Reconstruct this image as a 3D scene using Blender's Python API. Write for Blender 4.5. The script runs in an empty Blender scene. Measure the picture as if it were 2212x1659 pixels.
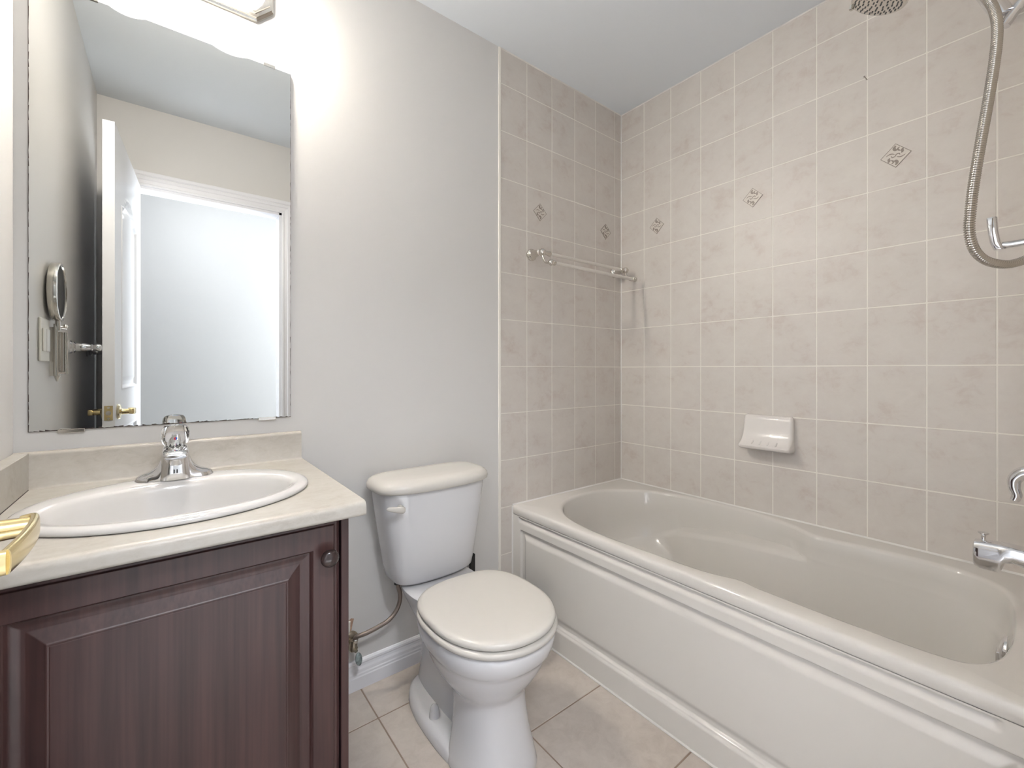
import bpy, bmesh, math, random
from mathutils import Vector, Matrix
random.seed(7)
SC = bpy.context.scene
COL = SC.collection
R = math.radians
H = 1.105                      # camera height

# ------------------------------------------------------------------ camera
cam = bpy.data.cameras.new('camera')
cam.sensor_width = 36.0
cam.lens = 36.0 * 946.3 / 2212.0
cam.shift_y = -31.4 / 2212.0
cam.clip_start = 0.01
camo = bpy.data.objects.new('camera', cam)
camo.location = (0, 0, H)
camo.rotation_euler = (R(90), 0, R(-38.05))
COL.objects.link(camo)
SC.camera = camo

# ------------------------------------------------------------------ world, light, exposure
w = bpy.data.worlds.new('world')
SC.world = w
w.use_nodes = True
w.node_tree.nodes['Background'].inputs[0].default_value = (0.9, 0.95, 1.0, 1)
w.node_tree.nodes['Background'].inputs[1].default_value = 0.3
SC.view_settings.view_transform = 'Standard'
SC.view_settings.look = 'None'
SC.view_settings.gamma = 1.0
SC.view_settings.use_curve_mapping = False
SC.view_settings.exposure = 0.45
LAMP_STRENGTH = 168.0            # opal glass vanity light (emission of its shade)
LAMP_COLOR = (1.0, 0.93, 0.83)
HALL_POWER = 138.0              # hallway daylight
UP_POWER = 43.0                # unseen hallway point light, added as fill


def area(name, loc, rot, sx, sy, power, color):
    l = bpy.data.lights.new(name, 'AREA')
    l.shape = 'RECTANGLE'
    l.size, l.size_y, l.energy, l.color = sx, sy, power, color
    o = bpy.data.objects.new(name, l)
    o.location = loc
    o.rotation_euler = rot
    COL.objects.link(o)
    return o


area('hall_daylight', (1.75, -0.66, 1.55), (R(90), 0, R(90)), 1.0, 2.0, HALL_POWER, (0.90, 0.95, 1.0))
_l = bpy.data.lights.new('hall_fill_light', 'POINT')  # added fill without a fixture, lifts the bathroom ceiling and hall wall
_l.shadow_soft_size = 0.12
_l.energy = UP_POWER
_l.color = (0.95, 0.97, 1.0)
_lo = bpy.data.objects.new('hall_fill_light', _l)
_lo.location = (0.2, -0.52, 2.34)
COL.objects.link(_lo)


# ------------------------------------------------------------------ materials
def newmat(name):
    m = bpy.data.materials.new(name)
    m.use_nodes = True
    nt = m.node_tree
    return m, nt, nt.nodes['Principled BSDF']


def plain(name, color, rough=0.5, metal=0.0, bump=0.0, bscale=60.0, coat=0.0, var=0.0, vscale=8.0, trans=0.0, ior=1.45):
    m, nt, b = newmat(name)
    b.inputs['Base Color'].default_value = (*color, 1)
    b.inputs['Roughness'].default_value = rough
    b.inputs['Metallic'].default_value = metal
    b.inputs['Coat Weight'].default_value = coat
    b.inputs['Coat Roughness'].default_value = 0.05
    b.inputs['Transmission Weight'].default_value = trans
    b.inputs['IOR'].default_value = ior
    tc = nt.nodes.new('ShaderNodeTexCoord')
    if var > 0:
        n = nt.nodes.new('ShaderNodeTexNoise')
        n.inputs['Scale'].default_value = vscale
        n.inputs['Detail'].default_value = 5
        nt.links.new(tc.outputs['Object'], n.inputs['Vector'])
        r = nt.nodes.new('ShaderNodeValToRGB')
        r.color_ramp.elements[0].position = 0.3
        r.color_ramp.elements[1].position = 0.7
        r.color_ramp.elements[0].color = (*[c * (1 - var) for c in color], 1)
        r.color_ramp.elements[1].color = (*[min(1, c * (1 + var)) for c in color], 1)
        nt.links.new(n.outputs['Fac'], r.inputs['Fac'])
        nt.links.new(r.outputs['Color'], b.inputs['Base Color'])
    if bump > 0:
        n2 = nt.nodes.new('ShaderNodeTexNoise')
        n2.inputs['Scale'].default_value = bscale
        n2.inputs['Detail'].default_value = 3
        nt.links.new(tc.outputs['Object'], n2.inputs['Vector'])
        bp = nt.nodes.new('ShaderNodeBump')
        bp.inputs['Strength'].default_value = bump
        bp.inputs['Distance'].default_value = 0.002
        nt.links.new(n2.outputs['Fac'], bp.inputs['Height'])
        nt.links.new(bp.outputs['Normal'], b.inputs['Normal'])
    return m


def mottled(name, stops, rough, s1, s2, mix=0.5, stretch=(1, 1, 1), bump=0.0):
    """stone-like mottling: two noises mixed and run through a colour ramp"""
    m, nt, b = newmat(name)
    tc = nt.nodes.new('ShaderNodeTexCoord')
    mp = nt.nodes.new('ShaderNodeMapping')
    mp.inputs['Scale'].default_value = stretch
    nt.links.new(tc.outputs['Object'], mp.inputs['Vector'])
    n1 = nt.nodes.new('ShaderNodeTexNoise')
    n1.inputs['Scale'].default_value = s1
    n1.inputs['Detail'].default_value = 6
    n1.inputs['Roughness'].default_value = 0.6
    n2 = nt.nodes.new('ShaderNodeTexNoise')
    n2.inputs['Scale'].default_value = s2
    n2.inputs['Detail'].default_value = 8
    n2.inputs['Roughness'].default_value = 0.7
    n2.inputs['Distortion'].default_value = 0.6
    for n in (n1, n2):
        nt.links.new(mp.outputs['Vector'], n.inputs['Vector'])
    mx = nt.nodes.new('ShaderNodeMix')
    mx.inputs['Factor'].default_value = mix
    nt.links.new(n1.outputs['Fac'], mx.inputs['A'])
    nt.links.new(n2.outputs['Fac'], mx.inputs['B'])
    r = nt.nodes.new('ShaderNodeValToRGB')
    el = r.color_ramp.elements
    while len(el) < len(stops):
        el.new(0.5)
    for e, (p, c) in zip(el, stops):
        e.position = p
        e.color = (*c, 1)
    nt.links.new(mx.outputs['Result'], r.inputs['Fac'])
    nt.links.new(r.outputs['Color'], b.inputs['Base Color'])
    b.inputs['Roughness'].default_value = rough
    if bump:
        bp = nt.nodes.new('ShaderNodeBump')
        bp.inputs['Strength'].default_value = bump
        bp.inputs['Distance'].default_value = 0.001
        nt.links.new(n2.outputs['Fac'], bp.inputs['Height'])
        nt.links.new(bp.outputs['Normal'], b.inputs['Normal'])
    return m


def woodmat(name):
    m, nt, b = newmat(name)
    tc = nt.nodes.new('ShaderNodeTexCoord')
    mp = nt.nodes.new('ShaderNodeMapping')
    mp.inputs['Scale'].default_value = (14, 14, 0.9)
    nt.links.new(tc.outputs['Object'], mp.inputs['Vector'])
    n1 = nt.nodes.new('ShaderNodeTexNoise')
    n1.inputs['Scale'].default_value = 1.3
    n1.inputs['Detail'].default_value = 4
    n1.inputs['Distortion'].default_value = 0.8
    nt.links.new(mp.outputs['Vector'], n1.inputs['Vector'])
    mp2 = nt.nodes.new('ShaderNodeMapping')
    mp2.inputs['Scale'].default_value = (160, 160, 3)
    nt.links.new(tc.outputs['Object'], mp2.inputs['Vector'])
    n2 = nt.nodes.new('ShaderNodeTexNoise')
    n2.inputs['Scale'].default_value = 1.0
    n2.inputs['Detail'].default_value = 3
    nt.links.new(mp2.outputs['Vector'], n2.inputs['Vector'])
    mx = nt.nodes.new('ShaderNodeMix')
    mx.inputs['Factor'].default_value = 0.35
    nt.links.new(n1.outputs['Fac'], mx.inputs['A'])
    nt.links.new(n2.outputs['Fac'], mx.inputs['B'])
    r = nt.nodes.new('ShaderNodeValToRGB')
    el = r.color_ramp.elements
    el.new(0.5)
    for e, (p, c) in zip(el, [(0.33, (0.028, 0.0135, 0.0135)), (0.5, (0.052, 0.0245, 0.0235)), (0.68, (0.076, 0.0365, 0.033))]):
        e.position = p
        e.color = (*c, 1)
    nt.links.new(mx.outputs['Result'], r.inputs['Fac'])
    nt.links.new(r.outputs['Color'], b.inputs['Base Color'])
    b.inputs['Roughness'].default_value = 0.38
    return m


def emis(name, color, strength):
    m, nt, b = newmat(name)
    b.inputs['Base Color'].default_value = (0.9, 0.9, 0.88, 1)
    b.inputs['Roughness'].default_value = 0.25
    b.inputs['Emission Color'].default_value = (*color, 1)
    b.inputs['Emission Strength'].default_value = strength
    return m


PAINT = plain('wall_paint', (0.725, 0.71, 0.695), 0.42, bump=0.06, bscale=220)
CEIL = plain('ceiling_paint', (0.86, 0.90, 0.945), 0.9, bump=0.05, bscale=200)
TRIMW = plain('trim_white', (0.88, 0.88, 0.92), 0.35)
DOORW = plain('door_white', (0.78, 0.79, 0.82), 0.35)
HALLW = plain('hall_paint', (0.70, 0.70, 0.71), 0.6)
HALLF = plain('hall_far_darkened', (0.182, 0.182, 0.183), 0.6)  # hall wall colour darkened to offset the strong hall light
HALLFL = plain('hall_floor', (0.82, 0.82, 0.80), 0.5)
TILE = mottled('wall_tile', [(0.30, (0.605, 0.525, 0.48)), (0.47, (0.69, 0.64, 0.595)), (0.62, (0.72, 0.675, 0.63))], 0.42, 9, 24, 0.45, (1, 1, 1.3))
GROUT = plain('grout_white', (0.90, 0.865, 0.80), 0.8)
FTILE = mottled('floor_tile', [(0.32, (0.45, 0.395, 0.35)), (0.5, (0.55, 0.49, 0.44)), (0.68, (0.62, 0.56, 0.505))], 0.33, 5, 26, 0.5)
FGROUT = plain('floor_grout', (0.30, 0.23, 0.18), 0.85)
CAULK = plain('caulk', (0.80, 0.78, 0.75), 0.5)
COUNTER = mottled('laminate', [(0.30, (0.36, 0.32, 0.275)), (0.47, (0.455, 0.425, 0.38)), (0.62, (0.50, 0.475, 0.435))], 0.35, 7, 38, 0.5, (1, 1.6, 1.6))
CERAMIC = plain('white_ceramic', (0.65, 0.635, 0.62), 0.07, coat=0.3)
BOWLW = plain('toilet_ceramic', (0.68, 0.675, 0.69), 0.08, coat=0.3)
SEATW = plain('seat_plastic', (0.60, 0.575, 0.535), 0.22)
ACRYL = plain('tub_acrylic', (0.74, 0.71, 0.67), 0.12, coat=0.2)
DISHW = plain('soap_dish_ceramic', (0.84, 0.80, 0.765), 0.2, coat=0.1)
CHROME = plain('chrome', (0.82, 0.82, 0.83), 0.06, 1.0)
NICKEL = plain('brushed_nickel', (0.66, 0.63, 0.58), 0.28, 1.0)
NICKELP = plain('polished_nickel', (0.70, 0.67, 0.62), 0.14, 1.0)
RAILM = plain('satin_rail', (0.80, 0.765, 0.715), 0.42, 0.35)
STEEL = plain('stainless_hose', (0.55, 0.52, 0.47), 0.22, 1.0)
BRASS = plain('brass', (0.84, 0.68, 0.36), 0.2, 1.0)
BRASSW = plain('worn_brass', (0.78, 0.70, 0.50), 0.2, 1.0)
MIRROR = plain('mirror_silver', (0.64, 0.647, 0.635), 0.0, 1.0)
MEDGE = plain('mirror_edge', (0.05, 0.035, 0.03), 0.5)
WOOD = woodmat('dark_wood')
DARK = plain('gap_shade', (0.012, 0.010, 0.010), 0.7)
KNOBB = plain('knob_bronze', (0.035, 0.022, 0.021), 0.18, coat=0.25)
CLEAR = plain('clear_acrylic', (1, 1, 1), 0.01, trans=1.0, ior=1.47)
BLACK = plain('black_plastic', (0.02, 0.02, 0.02), 0.4)
SLOT = plain('slot_black', (0.005, 0.005, 0.005), 0.6)
RED = plain('hot_red', (0.7, 0.02, 0.03), 0.3)
BLUE = plain('cold_blue', (0.02, 0.15, 0.6), 0.3)
SHADE = emis('opal_glass_lit', LAMP_COLOR, LAMP_STRENGTH)
# emission weighted by facing to steer light down-right, off the wall and ceiling
_nt = SHADE.node_tree
_ge = _nt.nodes.new('ShaderNodeNewGeometry')
_dt = _nt.nodes.new('ShaderNodeVectorMath')
_dt.operation = 'DOT_PRODUCT'
_dt.inputs[1].default_value = (0.42, -0.58, -0.70)
_nt.links.new(_ge.outputs['True Normal'], _dt.inputs[0])
_mr = _nt.nodes.new('ShaderNodeMapRange')
_mr.inputs['From Min'].default_value = 0.22
_mr.inputs['From Max'].default_value = 1.0
_mr.inputs['To Min'].default_value = LAMP_STRENGTH * 0.05
_mr.inputs['To Max'].default_value = LAMP_STRENGTH
_nt.links.new(_dt.outputs['Value'], _mr.inputs['Value'])
_nt.links.new(_mr.outputs['Result'], _nt.nodes['Principled BSDF'].inputs['Emission Strength'])
BRAID = plain('braided_steel', (0.30, 0.25, 0.22), 0.35, 0.9, bump=0.5, bscale=900)
WORNMETAL = plain('worn_valve_metal', (0.42, 0.36, 0.28), 0.35, 0.9, var=0.5, vscale=60)
PATINA = plain('valve_patina', (0.30, 0.36, 0.36), 0.5, 0.5, var=0.5, vscale=90)
HOLE = plain('broken_drywall', (0.42, 0.28, 0.20), 0.9, var=0.4, vscale=120)
PLASTICW = plain('switch_plastic', (0.78, 0.76, 0.70), 0.3)
ROCKER = plain('rocker_white', (0.88, 0.88, 0.88), 0.3)
INLAY = plain('inlay_pewter', (0.30, 0.255, 0.22), 0.4, 0.2)
INLAYG = plain('inlay_ground', (0.70, 0.65, 0.59), 0.28)
RUBBER = plain('nozzle_rubber', (0.09, 0.09, 0.09), 0.5)
HEADFACE = plain('shower_face', (0.50, 0.48, 0.46), 0.25, 0.6)


# ------------------------------------------------------------------ geometry helpers
class G:
    def __init__(self):
        self.v, self.f, self.m = [], [], []
        self.cur = 0

    def face(self, idx):
        self.f.append(tuple(idx))
        self.m.append(self.cur)

    def verts(self, pts):
        b = len(self.v)
        self.v.extend([tuple(p) for p in pts])
        return b

    def box(self, x0, x1, y0, y1, z0, z1):
        b = self.verts([(x0, y0, z0), (x1, y0, z0), (x1, y1, z0), (x0, y1, z0), (x0, y0, z1), (x1, y0, z1), (x1, y1, z1), (x0, y1, z1)])
        for q in ((0, 3, 2, 1), (4, 5, 6, 7), (0, 1, 5, 4), (1, 2, 6, 5), (2, 3, 7, 6), (3, 0, 4, 7)):
            self.face([b + i for i in q])
        return self

    def loft(self, rings, cap0=True, cap1=True, closed=True, loop=False):
        n = len(rings[0])
        bs = [self.verts(r) for r in rings]
        pairs = list(zip(bs, bs[1:]))
        if loop:
            pairs.append((bs[-1], bs[0]))
        for a, c in pairs:
            for i in range(n if closed else n - 1):
                j = (i + 1) % n
                self.face((a + i, a + j, c + j, c + i))
        if cap0:
            self.face([bs[0] + i for i in reversed(range(n))])
        if cap1:
            self.face([bs[-1] + i for i in range(n)])
        return self

    def tube(self, pts, r, n=12, caps=True, loop=False):
        pts = [Vector(p) for p in pts]
        k = len(pts)
        rad = r if isinstance(r, (list, tuple)) else [r] * k
        rings = []
        prev = None
        for i, p in enumerate(pts):
            if loop:
                t = (pts[(i + 1) % k] - pts[i - 1]).normalized()
            else:
                t = (pts[min(i + 1, k - 1)] - pts[max(i - 1, 0)]).normalized()
            if prev is None:
                a = Vector((0, 0, 1)) if abs(t.z) < 0.9 else Vector((1, 0, 0))
                u = t.cross(a).normalized()
            else:
                u = (prev - t * prev.dot(t)).normalized()
            prev = u
            vv = t.cross(u)
            rings.append([p + (u * math.cos(2 * math.pi * j / n) + vv * math.sin(2 * math.pi * j / n)) * rad[i] for j in range(n)])
        return self.loft(rings, caps and not loop, caps and not loop, True, loop)

    def lathe(self, prof, org, axis, n=32):
        """prof: (radius, height along axis)"""
        ax = Vector(axis).normalized()
        a = Vector((0, 0, 1)) if abs(ax.z) < 0.9 else Vector((1, 0, 0))
        u = ax.cross(a).normalized()
        vv = ax.cross(u)
        o = Vector(org)
        rings = [[o + ax * h + (u * math.cos(2 * math.pi * j / n) + vv * math.sin(2 * math.pi * j / n)) * max(r, 1e-5) for j in range(n)] for r, h in prof]
        return self.loft(rings)

    def prism(self, poly, d, cap=True):
        """poly: 3D points of a flat polygon, extruded by vector d"""
        d = Vector(d)
        return self.loft([[Vector(p) for p in poly], [Vector(p) + d for p in poly]], cap, cap)

    def grid(self, fn, us, vs):
        b = len(self.v)
        for u in us:
            for q in vs:
                self.v.append(tuple(fn(u, q)))
        nv = len(vs)
        for i in range(len(us) - 1):
            for j in range(nv - 1):
                self.face((b + i * nv + j, b + (i + 1) * nv + j, b + (i + 1) * nv + j + 1, b + i * nv + j + 1))
        return self


def wloc(o):
    p = Vector((0, 0, 0))
    while o is not None:
        p += o.location
        o = o.parent
    return p


def obj(name, g, mats, parent=None, smooth=None, bevel=0.0, bseg=3, subsurf=0, loc=None):
    """one mesh object; world coordinates in, stored relative to the parent (or to loc)"""
    base = wloc(parent) if parent is not None else Vector(loc or (0, 0, 0))
    me = bpy.data.meshes.new(name)
    me.from_pydata([(x - base.x, y - base.y, z - base.z) for x, y, z in g.v], [], g.f)
    for m in (mats if isinstance(mats, (list, tuple)) else [mats]):
        me.materials.append(m)
    me.polygons.foreach_set('material_index', g.m)
    bm = bmesh.new()
    bm.from_mesh(me)
    bmesh.ops.recalc_face_normals(bm, faces=bm.faces)
    bm.to_mesh(me)
    bm.free()
    if smooth is not None:
        me.polygons.foreach_set('use_smooth', [True] * len(me.polygons))
        me.set_sharp_from_angle(angle=R(smooth))
    me.update()
    o = bpy.data.objects.new(name, me)
    COL.objects.link(o)
    if parent is not None:
        o.parent = parent
    elif loc:
        o.location = loc
    if bevel:
        md = o.modifiers.new('bevel', 'BEVEL')
        md.width = bevel
        md.segments = bseg
        md.limit_method = 'ANGLE'
        md.angle_limit = R(35)
        md.harden_normals = False
    if subsurf:
        md = o.modifiers.new('subsurf', 'SUBSURF')
        md.levels = md.render_levels = subsurf
    return o


def thing(name, label, cat, loc, group=None):
    o = bpy.data.objects.new(name, None)
    o.empty_display_size = 0.05
    o.location = loc
    COL.objects.link(o)
    o['label'] = label
    o['category'] = cat
    if group:
        o['group'] = group
    return o


def tag(o, label, cat, group=None):
    o['label'] = label
    o['category'] = cat
    if group:
        o['group'] = group
    return o


def struct(name, g, mats, label=None, cat=None, parent=None, **k):
    o = obj(name, g, mats, parent, **k)
    o['kind'] = 'structure'
    if label:
        o['label'] = label
        o['category'] = cat
    return o


def catmull(pts, per=8, closed=False):
    P = [Vector(p) for p in pts]
    n = len(P)
    out = []
    for i in range(n if closed else n - 1):
        if closed:
            p0, p1, p2, p3 = P[i - 1], P[i], P[(i + 1) % n], P[(i + 2) % n]
        else:
            p0, p1, p2, p3 = P[max(i - 1, 0)], P[i], P[i + 1], P[min(i + 2, n - 1)]
        for k in range(per):
            t = k / per
            out.append(0.5 * ((2 * p1) + (p2 - p0) * t + (2 * p0 - 5 * p1 + 4 * p2 - p3) * t * t + (3 * p1 - p0 - 3 * p2 + p3) * t ** 3))
    if not closed:
        out.append(P[-1].copy())
    return out


def sell(cx, cy, rx, ry, z, n=48, e=2.0, ry2=None, e2=None):
    """superellipse ring; ry2/e2 for the +y half"""
    out = []
    for i in range(n):
        t = 2 * math.pi * i / n
        c, s = math.cos(t), math.sin(t)
        ee = e if (s <= 0 or e2 is None) else e2
        yy = ry if (s <= 0 or ry2 is None) else ry2
        out.append(Vector((cx + rx * math.copysign(abs(c) ** (2 / ee), c), cy + yy * math.copysign(abs(s) ** (2 / ee), s), z)))
    return out


def rrect(x0, x1, y0, y1, z, r, seg=6):
    out = []
    for cx, cy, a0 in ((x1 - r, y0 + r, -90), (x1 - r, y1 - r, 0), (x0 + r, y1 - r, 90), (x0 + r, y0 + r, 180)):
        for k in range(seg + 1):
            a = R(a0 + 90 * k / seg)
            out.append(Vector((cx + r * math.cos(a), cy + r * math.sin(a), z)))
    return out


def sstep(a, b, x):
    t = max(0.0, min(1.0, (x - a) / (b - a)))
    return t * t * (3 - 2 * t)


def lin(a, b, n):
    return [a + (b - a) * i / (n - 1) for i in range(n)]


def interp(x, tab):
    if x <= tab[0][0]:
        return tab[0][1]
    for (a, va), (b, vb) in zip(tab, tab[1:]):
        if x <= b:
            return va + (vb - va) * (x - a) / (b - a)
    return tab[-1][1]


# ------------------------------------------------------------------ room dimensions
XL, XR = -0.288, 1.960          # left wall, tiled right wall
YB, YF = 1.529, 0.003           # mirror wall, door wall
YE = 0.004                      # tiled end wall behind the taps
ZC = 2.502                      # ceiling
XT = 1.130                      # where the tiling starts on the mirror wall
DX0, DX1, DZ = -0.158, 0.553, 2.080   # door opening

# ---- setting
struct('floor', (lambda g: (g.box(XL - 0.1, XR + 0.1, -0.1, YB + 0.1, -0.06, -0.0012), g)[1])(G()), FGROUT,
       'grey beige square floor tiles with brown grout lines', 'floor')
g = G()
PX, PY = 0.3375, 0.3385
for i in range(-3, 6):
    for j in range(-2, 6):
        gw = 0.0022
        x0, x1 = 0.5225 + PX * i + gw, 0.5225 + PX * (i + 1) - gw
        y0, y1 = 1.3555 - PY * j + gw - PY, 1.3555 - PY * j - gw
        x0, x1 = max(x0, XL - 0.05), min(x1, XR + 0.05)
        y0, y1 = max(y0, -0.09), min(y1, YB + 0.05)
        if x1 - x0 < 0.01 or y1 - y0 < 0.01:
            continue
        c = 0.0012
        g.loft([rrect(x0, x1, y0, y1, -0.0012, 0.002, 2), rrect(x0 + c, x1 - c, y0 + c, y1 - c, 0.0, 0.002, 2)], False, True)
struct('floor_tiles', g, FTILE, parent=bpy.data.objects['floor'])

struct('ceiling', (lambda g: (g.box(XL - 0.1, XR + 0.1, -0.1, YB + 0.1, ZC, ZC + 0.08), g)[1])(G()), CEIL,
       'flat pale grey blue painted ceiling', 'ceiling')
struct('wall_left', (lambda g: (g.box(XL - 0.08, XL, -0.1, YB + 0.1, -0.05, ZC + 0.02), g)[1])(G()), PAINT,
       'off white painted wall left of the vanity', 'wall')
struct('wall_back', (lambda g: (g.box(XL - 0.08, XR + 0.08, YB + 0.003, YB + 0.09, -0.05, ZC + 0.02), g.box(XL, XT, YB, YB + 0.01, 0, ZC), g)[2])(G()), PAINT,
       'off white painted wall behind mirror and toilet', 'wall')
# door wall with its opening
g = G()
g.box(XL - 0.08, DX0, -0.09, YF, -0.02, ZC + 0.02)
g.box(DX1, 1.10, -0.09, YF, -0.02, ZC + 0.02)
g.box(DX0, DX1, -0.09, YF, DZ, ZC + 0.02)
struct('wall_front', g, PAINT, 'off white painted wall with the open doorway', 'wall')


def tiled(name, fn, u_lines, v_lines, label):
    """fn(u, v, d) -> world point; d is the depth out of the grout bed towards the room"""
    g = G()
    gw, c, th = 0.0020, 0.0006, 0.0007
    u0, u1, v0, v1 = u_lines[0], u_lines[-1], v_lines[0], v_lines[-1]
    g.cur = 1
    g.loft([[fn(u0, v0, -0.03), fn(u1, v0, -0.03), fn(u1, v1, -0.03), fn(u0, v1, -0.03)],
            [fn(u0, v0, 0), fn(u1, v0, 0), fn(u1, v1, 0), fn(u0, v1, 0)]])
    g.cur = 0
    for a, b in zip(u_lines, u_lines[1:]):
        for p, q in zip(v_lines, v_lines[1:]):
            a1, b1, p1, q1 = a + gw, b - gw, p + gw, q - gw
            if b1 - a1 < 0.006 or q1 - p1 < 0.006:
                continue
            r0 = [fn(v.x, v.y, 0) for v in rrect(a1, b1, p1, q1, 0, 0.0015, 1)]
            r1 = [fn(v.x, v.y, th) for v in rrect(a1 + c, b1 - c, p1 + c, q1 - c, 0, 0.0015, 1)]
            g.loft([r0, r1], False, True)
    return struct(name, g, [TILE, GROUT], label, 'wall')


ROW0, DZR, P = H + 1.2458, 0.2054, 0.1555
rows = sorted([ROW0 - DZR * k for k in range(0, 12)] + [ZC, 0.0])
ycols = sorted([1.3821 - P * k for k in range(0, 9)] + [YB, YE])
wr = tiled('wall_right', lambda u, v, d: (XR + 0.0007 - d, u, v), ycols, rows, 'long beige tiled wall beside the bathtub')
xcols = sorted([1.9056 - P * k for k in range(0, 5)] + [XT + 0.004, XR])
wt = tiled('wall_back_tiles', lambda u, v, d: (u, YB + 0.0007 - d, v), xcols, rows, 'narrow greyish tiled wall at the far end of the bathtub')
xcols2 = sorted([1.9056 - P * k for k in range(0, 5)] + [XT + 0.004, XR])
we = tiled('wall_end_tiles', lambda u, v, d: (u, YE - 0.0007 + d, v), xcols2, rows, 'tiled end wall carrying the bath taps')
struct('wall_end', (lambda g: (g.box(1.08, XR + 0.1, -0.12, YE - 0.02, -0.02, ZC + 0.02), g)[1])(G()), PAINT, 'wall behind the tiled end of the tub', 'wall')
struct('wall_right_backing', (lambda g: (g.box(XR + 0.032, XR + 0.1, -0.1, YB + 0.1, -0.02, ZC + 0.02), g)[1])(G()), PAINT, 'wall behind the long tiled side', 'wall')
# white edge strip and corner caulk of the tiling
struct('trim_1', (lambda g: (g.box(XT - 0.009, XT + 0.004, YB - 0.005, YB + 0.002, 0.0, ZC), g)[1])(G()), GROUT,
       'white vertical edge strip where the tiling meets the paint', 'trim', bevel=0.003)
g = G()
g.prism([(XR - 0.004, YB, 0.504), (XR, YB - 0.004, 0.504), (XR + 0.001, YB + 0.001, 0.504)], (0, 0, ZC - 0.504))
g.prism([(XR, YE, ZC - 0.004), (XR - 0.004, YE, ZC), (XR + 0.001, YE, ZC + 0.001)], (0, YB - YE, 0))
g.prism([(XT, YB, ZC - 0.004), (XT, YB - 0.004, ZC), (XT, YB + 0.001, ZC + 0.001)], (XR - XT, 0, 0))
struct('trim_2', g, CAULK, 'white caulk line in the tiled corner', 'trim')


# pewter-look diamond insets in the row at eye level
def inset(parent, fn, uc, vc, s):
    g = G()
    hd = 0.041

    def P3(a, b, d):
        return fn(uc + s * a * hd, vc + b * hd, d)
    dia = [(0, 1), (1, 0), (0, -1), (-1, 0)]
    g.cur = 1
    g.loft([[P3(a, b, 0.0005) for a, b in dia], [P3(a, b, 0.0022) for a, b in dia]], False, True)
    g.cur = 0
    k = 0.945
    for i in range(4):
        (a, b), (c, e) = dia[i], dia[(i + 1) % 4]
        g.loft([[P3(a, b, 0.0012), P3(c, e, 0.0012), P3(c * k, e * k, 0.0012), P3(a * k, b * k, 0.0012)],
                [P3(a, b, 0.0028), P3(c, e, 0.0028), P3(c * k, e * k, 0.0028), P3(a * k, b * k, 0.0028)]], False, True)

    def leaf(pts, wmax):
        c = catmull([(a, b, 0) for a, b in pts], 6)
        n = len(c)
        L, Rr = [], []
        for i, p in enumerate(c):
            t = (c[min(i + 1, n - 1)] - c[max(i - 1, 0)]).normalized()
            nn = Vector((-t.y, t.x, 0))
            ww = 1.25 * wmax * math.sin(math.pi * (0.08 + 0.88 * i / (n - 1))) ** 0.8
            L.append(p + nn * ww)
            Rr.append(p - nn * ww)
        for i in range(n - 1):
            q = [L[i], L[i + 1], Rr[i + 1], Rr[i]]
            b0 = g.verts([P3(v.x, v.y, 0.0026) for v in q])
            g.face([b0, b0 + 1, b0 + 2, b0 + 3])
    base = [([(0.02, 0.80), (-0.10, 0.62), (-0.02, 0.46), (0.12, 0.44)], 0.085),
            ([(0.26, 0.62), (0.14, 0.52), (0.20, 0.38), (0.32, 0.30)], 0.05),
            ([(0.50, 0.44), (0.42, 0.34), (0.44, 0.20), (0.36, 0.10)], 0.075),
            ([(-0.62, 0.10), (-0.42, 0.20), (-0.24, 0.20), (-0.06, 0.10)], 0.035),
            ([(-0.28, 0.04), (-0.22, -0.10), (-0.06, -0.08), (0.04, 0.02)], 0.035)]
    for pts, ww in base:
        leaf(pts, ww)
        leaf([(-a, -b) for a, b in pts], ww)
    return struct('diamond_inset', g, [INLAY, INLAYG], parent=parent)


zd = ROW0 - DZR * 2.5
for yc in (1.3043, 0.8379, 0.3713):
    inset(wr, lambda u, v, d: (XR - d, u, v), yc, zd, -1)
for xc in (1.3614, 1.8279):
    inset(wt, lambda u, v, d: (u, YB - d, v), xc, zd, 1)

# baseboards
def baseboard(name, fn, a, b, label):
    prof = [(0, 0), (0.014, 0), (0.014, 0.042), (0.0125, 0.046), (0.0125, 0.052), (0.011, 0.056), (0.0105, 0.066), (0.008, 0.074),
            (0.0075, 0.082), (0.0095, 0.087), (0.0085, 0.093), (0.004, 0.098), (0, 0.099)]
    g = G()
    g.loft([[fn(a, d, z) for d, z in prof], [fn(b, d, z) for d, z in prof]])
    return struct(name, g, TRIMW, label, 'baseboard')


baseboard('baseboard_back', lambda u, d, z: (u, YB - d, z), 0.335, XT - 0.009, 'white moulded baseboard behind the toilet')
baseboard('baseboard_front', lambda u, d, z: (u, YF + d, z), DX1 + 0.078, 1.10, 'white moulded baseboard beside the doorway')
baseboard('baseboard_left', lambda u, d, z: (XL + d, u, z), YF, 0.95, 'white moulded baseboard behind the open door')

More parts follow.
